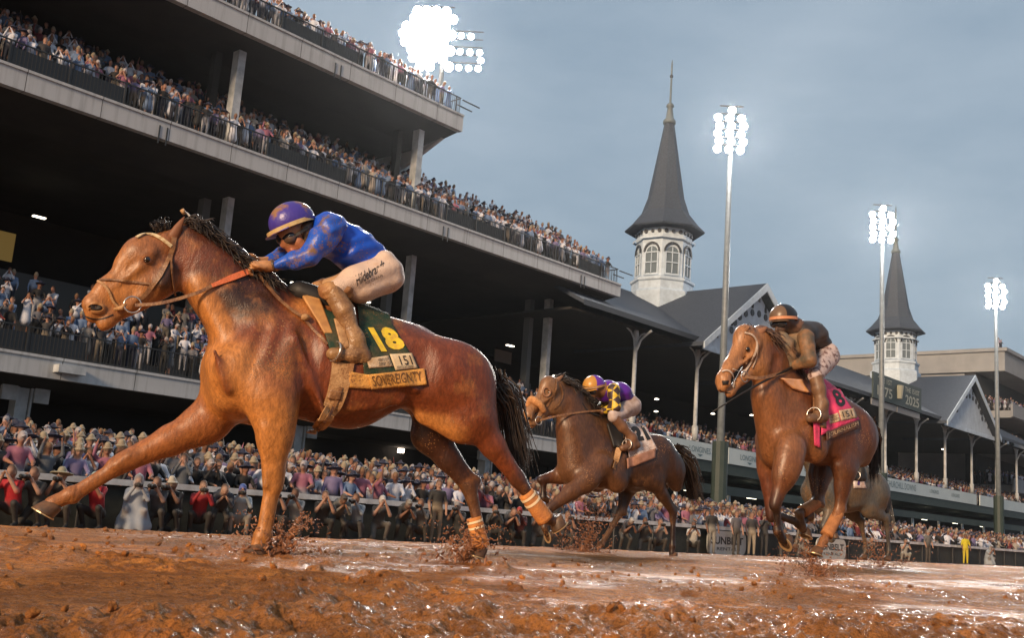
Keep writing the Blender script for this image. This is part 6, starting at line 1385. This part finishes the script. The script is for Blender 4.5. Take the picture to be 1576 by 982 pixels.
for n_, i in enumerate(order):
    x, y, z, zone = SPOTS[i]; vi = int(_v.integers(len(VAR)))
    if zone[:4] == 'deck' and _v.random() < .35: vi = PALE[int(_v.integers(len(PALE)))]
    v = VAR[vi]; sc = _v.uniform(.93, 1.07); rz = math.pi*1.5+_v.normal()*.35-(.35 if x < 60 else 0)
    if _v.random() < .25: rz -= .5
    if i in chosen:
        h = .026 if dp[i] < 30 else .04; o = bpy.data.objects.new('person', vdata(vi, h)); COL.objects.link(o); o.location = (x, y, z); o.rotation_euler = (0, 0, rz); o.scale = (sc, sc, sc)
        base, b = where_(px_[i], zone); hw = (' and a %s %s' % (v['hat'][1][0], {'brim': 'wide brimmed hat', 'fedora': 'fedora', 'cap': 'cap', 'flower': 'flowered hat'}[v['hat'][0]])) if v['hat'][0] else (' and long hair' if v['long'] else ' and bare head')
        tag(o, '%s %s%s %s, %s, %s' % (v['top'], 'dress' if v['dress'] else 'top', hw, {'rail': 'leaning', 'phone': 'holding phone', 'up': 'arms raised', 'one': 'one arm raised', 'wave': 'waving', 'stand': 'standing'}[v['kind']], {'rail': 'pressed to track rail', 'apron': 'behind track rail', 'deck1f': 'lowest balcony railing', 'deck1': 'lowest balcony seats', 'deck2f': 'middle balcony railing', 'deck2': 'middle balcony second rows', 'deck3f': 'top balcony railing'}[zone], b), 'person', 'spectators '+base)
        o['label'] = 'spectator in '+o['label']
        w_ = o['label'].split()
        if len(w_) > 16: o['label'] = o['label'].replace(' and bare head', '').replace('near left edge', 'left')
        w_ = o['label'].split()
        if len(w_) > 16: o['label'] = ' '.join([q for q in w_ if q not in ('the', 'a', 'and')][:16])
    else:
        V, Q_, C = vmesh(vi, .045 if dp[i] < 55 else .065); c_, s__ = math.cos(rz), math.sin(rz)
        R_ = np.array([[c_, -s__, 0], [s__, c_, 0], [0, 0, 1]])*sc
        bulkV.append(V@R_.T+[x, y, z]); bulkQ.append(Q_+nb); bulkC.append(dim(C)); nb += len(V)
crowd = mesh_obj('crowd', np.concatenate(bulkV), np.concatenate(bulkQ), M_people, None, True, np.concatenate(bulkC))
tag(crowd, 'dense crowd of spectators filling the apron, balconies and far stands', 'crowd', None, 'stuff')
# ---------------------------------------------------------------- photographers and attendants in front of the rail
PH = [  # px of the ground contact, kind, top colour, bottom, hat(kind,colour), flags, label
 (48, 808, 'kneel', (.06, .055, .05), (.04, .035, .03), ('none', 0), dict(cam_=True), 'crouching photographer in dark grey below the stretched fore hoof'),
 (12, 806, 'crouch', (.42, .01, .02), (.03, .03, .03), ('none', 0), dict(), 'crouching person in bright red jacket at left edge of the rail'),
 (142, 812, 'crouch', (.40, .012, .025), (.02, .02, .02), ('cap', (.35, .5, .52)), dict(), 'crouching person in red jacket with pale cap under the stretched foreleg'),
 (203, 816, 'crouch', (.32, .36, .42), (.3, .3, .32), ('hood', 0), dict(poncho=True, cam_=True), 'hooded person in pale translucent rain poncho photographing beside the rail'),
 (262, 818, 'kneel', (.02, .02, .022), (.02, .02, .02), ('fedora', (.5, .47, .4)), dict(cam_=True), 'kneeling photographer in black with straw hat and large lens'),
 (303, 820, 'crouch', (.30, .012, .02), (.03, .03, .03), ('none', 0), dict(cam_=True), 'crouching photographer in dark red jacket right of the straw hat'),
 (365, 824, 'crouch', (.36, .42, .46), (.3, .28, .25), ('cap', (.03, .12, .45)), dict(cam_=True), 'crouching photographer in pale grey coat with bright blue cap'),
 (450, 829, 'crouch', (.30, .31, .31), (.12, .10, .08), ('none', 0), dict(cam_=True), 'crouching photographer in light grey jacket just right of the planted foreleg'),
 (492, 831, 'kneel', (.03, .028, .026), (.03, .03, .03), ('none', 0), dict(), 'kneeling person in black below the middle of the leading horse'),
 (545, 833, 'crouch', (.26, .31, .36), (.07, .07, .07), ('none', 0), dict(cam_=True), 'crouching photographer in blue grey shirt below the leading horse belly'),
 (580, 835, 'kneel', (.05, .05, .05), (.12, .11, .1), ('cap', (.6, .6, .6)), dict(), 'kneeling person with white cap and charcoal jacket'),
 (618, 838, 'bend', (.035, .033, .03), (.05, .045, .04), ('cap', (.25, .24, .22)), dict(), 'person in dark jacket and grey cap bending forward by the rail'),
 (668, 838, 'stand', (.018, .018, .018), (.24, .19, .13), ('none', 0), dict(), 'standing person in black jacket and khaki trousers before the rail'),
 (757, 842, 'kneel', (.03, .03, .03), (.03, .03, .03), ('none', 0), dict(cam_=True), 'kneeling photographer in black right of the bandaged hind leg'),
 (797, 844, 'crouch', (.10, .02, .02), (.05, .05, .05), ('cap', (.4, .02, .03)), dict(), 'crouching person in dark clothes with red cap near the lifted hind hoof'),
 (826, 845, 'kneel', (.12, .11, .10), (.10, .09, .08), ('none', 0), dict(cam_=True), 'kneeling photographer in brown grey below the middle horse chest'),
 (990, 851, 'kneel', (.05, .05, .05), (.06, .06, .06), ('none', 0), dict(cam_=True), 'kneeling photographer in dark clothes between the middle horse hind legs'),
 (1066, 854, 'crouch', (.50, .50, .48), (.04, .04, .04), ('none', 0), dict(cam_=True), 'crouching photographer in white jacket left of the round banner'),
 (1094, 855, 'stand', (.02, .02, .022), (.25, .24, .21), ('none', 0), dict(), 'standing person in black jacket and grey trousers left of the round banner'),
 (1156, 857, 'stand', (.03, .03, .035), (.30, .26, .2), ('none', 0), dict(), 'standing person in dark jacket and khaki trousers right of the round banner'),
 (1175, 858, 'phone', (.04, .04, .042), (.05, .05, .05), ('cap', (.03, .03, .03)), dict(), 'standing photographer in all dark clothes before the chestnut horse'),
 (1232, 860, 'crouch', (.36, .35, .33), (.2, .2, .18), ('none', 0), dict(cam_=True), 'crouching photographer in pale grey behind the chestnut horse legs'),
 (1392, 867, 'crouch', (.40, .40, .38), (.3, .3, .28), ('none', 0), dict(cam_=True), 'crouching photographer in pale clothes right of the grey horse'),
 (1486, 871, 'stand', (.60, .52, .02), (.55, .45, .03), ('none', 0), dict(), 'small standing attendant in bright yellow rainwear far along the rail'),
 (88, 0, 'crouch', (0.05, 0.05, 0.05), (.06, .055, .05), ('brim', (.3,.28,.2)), dict(cam_=True), 'crouching photographer in black with straw sun hat left of the red jacket'),
 (236, 0, 'kneel', (0.1, 0.1, 0.11), (.06, .055, .05), ('none', 0), dict(cam_=True), 'kneeling photographer in charcoal just right of the pale rain poncho'),
 (335, 0, 'bend', (0.04, 0.045, 0.06), (.06, .055, .05), ('none', 0), dict(), 'person in navy bending forward left of the bright blue cap'),
 (416, 0, 'kneel', (0.07, 0.06, 0.05), (.06, .055, .05), ('cap', (.25,.22,.18)), dict(cam_=True), 'kneeling photographer with tan cap behind the planted foreleg'),
 (517, 0, 'bend', (0.14, 0.14, 0.13), (.06, .055, .05), ('cap', (.05,.05,.05)), dict(), 'person in olive grey jacket with black cap bending below the horse belly'),
 (645, 0, 'crouch', (0.16, 0.15, 0.14), (.06, .055, .05), ('none', 0), dict(cam_=True), 'crouching photographer in grey brown left of the standing black jacket'),
 (702, 0, 'crouch', (0.03, 0.03, 0.03), (.06, .055, .05), ('cap', (.3,.3,.3)), dict(cam_=True), 'crouching photographer with grey cap left of the bandaged hind leg'),
 (780, 0, 'bend', (0.05, 0.05, 0.055), (.06, .055, .05), ('none', 0), dict(), 'person in charcoal bending forward behind the lifted hind bandage'),
 (868, 0, 'crouch', (0.09, 0.08, 0.08), (.06, .055, .05), ('none', 0), dict(cam_=True), 'crouching photographer in brown black under the middle horse foreleg'),
 (962, 0, 'bend', (0.03, 0.03, 0.04), (.06, .055, .05), ('cap', (.4,.4,.4)), dict(), 'person in navy with pale cap bending behind the middle horse hind leg'),
 (1012, 0, 'crouch', (0.2, 0.2, 0.2), (.06, .055, .05), ('none', 0), dict(cam_=True), 'crouching photographer in mid grey below the middle horse rump'),
 (1132, 0, 'stand', (0.1, 0.1, 0.12), (.06, .055, .05), ('none', 0), dict(), 'standing person in slate jacket directly beside the round banner edge'),
 (1206, 0, 'kneel', (0.06, 0.06, 0.06), (.06, .055, .05), ('none', 0), dict(cam_=True), 'kneeling photographer in black below the chestnut horse chest'),
 (1335, 0, 'bend', (0.14, 0.13, 0.12), (.06, .055, .05), ('none', 0), dict(), 'person in brown grey bending behind the grey horse'),
 (1428, 0, 'stand', (0.12, 0.12, 0.12), (.06, .055, .05), ('cap', (.3,.3,.3)), dict(), 'small standing person in grey with cap left of the yellow attendant'),
 (1522, 873, 'crouch', (.30, .34, .38), (.2, .2, .2), ('hood', 0), dict(poncho=True), 'hooded person in grey blue poncho far along the rail'),
]
for (px, py, kind, tp, bt, ht, fl_, lab) in PH:
    py = py or 808+(px-48)*.0443
    r = ray(px, py); yy = FY-.45 if kind in ('stand', 'phone') else FY-.6; P_ = CAM+r*(yy/r[1]); z = float(np.interp(yy, [7.5, FY], [0, FZ]))
    V, Q_, C = person_mesh(kind, (SK[px % 4], tp, bt, (.05, .03, .02), ht[1] if ht[1] else (0, 0, 0), (.03, .03, .03)), None if ht[0] == 'none' else ht[0], .02 if px < 900 else .026, seed=1 if px % 2 else 0, **fl_)
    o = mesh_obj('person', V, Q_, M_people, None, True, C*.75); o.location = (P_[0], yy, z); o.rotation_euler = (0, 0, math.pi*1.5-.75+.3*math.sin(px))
    tag(o, lab, 'person', 'photographers and attendants in front of the rail')
# ---------------------------------------------------------------- mud thrown up by the hooves
def splash(px, py, w, up, n, seed, label, spread=.35, dirx=-.3):
    r_ = np.random.default_rng(seed); P0 = np.array(onZ(px, py, 0.)) if w is None else w; it = []
    for i in range(n):
        a = r_.uniform(0, 2*math.pi); rr_ = spread*r_.random()**1.5; hh = up*r_.random()**1.6*(1-.5*rr_/spread)
        if r_.random() < .5: a = math.pi+r_.normal()*.9
        p_ = P0+np.array([math.cos(a)*rr_*(1+hh/up), math.sin(a)*rr_*.8, hh]); s_ = (.004+.014*r_.random()**2.5)*(1.2-hh/up*.7); it.append((p_, s_*.75, int(r_.integers(9999))))
    for arm in range(14):      # strings of clay thrown outwards
        a = r_.uniform(0, 2*math.pi); L_ = spread*r_.uniform(.5, 1.1); hmax = up*r_.uniform(.3, 1.)
        for k in range(34):
            u = k/33; it.append((P0+np.array([math.cos(a)*L_*u, math.sin(a)*L_*u, hmax*math.sin(u*2.2)])+r_.normal(size=3)*.008, .012*(1-u*.75)*r_.uniform(.6, 1.3), int(r_.integers(9999))))
    return scatter_lumps('mud_splash', it, M_splash, 'stuff', label, 'mud')
M_splash = mat('flying_wet_clay', (.30, .12, .045), .4, (.16, .065, .03), 20)
def gp(fr, px, py, w): return fr.O+fr.R.T@fr.p(px, py, w)
g1 = gp(f1, 430, 850, .15); g1[2] = .0; splash(0, 0, g1, .26, 650, 1, 'orange mud splash around the planted foreleg of the leading horse', .30)
g1 = gp(f1, 715, 852, -.13); g1[2] = .0; splash(0, 0, g1, .30, 420, 2, 'brown clods thrown up at the bandaged hind hoof', .32)
g1 = gp(f2, 903, 856, -.1); g1[2] = 0; splash(0, 0, g1, .85, 1500, 3, 'tall spray of mud behind the middle horse hind hoof', .45)
g1 = gp(f3, 1262, 870, .1); g1[2] = .0; splash(0, 0, g1, .35, 500, 4, 'mud spray beneath the chestnut horse', .5)
g1 = gp(f4, 1360, 862, .1); g1[2] = -.1; splash(0, 0, g1, .7, 700, 5, 'mud spray around the grey horse hind legs', .7)
print('people', len(order), 'verts', nb)
# ================================================================== drizzle in the air
hz = MB().box(-120, 320, -60, 130, -4, 48).build('haze', None); hz.data.materials.clear()
mh = bpy.data.materials.new('drizzle'); mh.use_nodes = True; n_ = mh.node_tree; n_.nodes.remove(n_.nodes['Principled BSDF'])
pv = n_.nodes.new('ShaderNodeVolumePrincipled'); pv.inputs['Color'].default_value = (.85, .9, .95, 1); pv.inputs['Density'].default_value = .00014; pv.inputs['Anisotropy'].default_value = .82
n_.links.new(pv.outputs[0], n_.nodes['Material Output'].inputs['Volume']); hz.data.materials.append(mh); tag(hz, 'thin drizzle haze hanging over the track and stands', None, None, 'stuff')
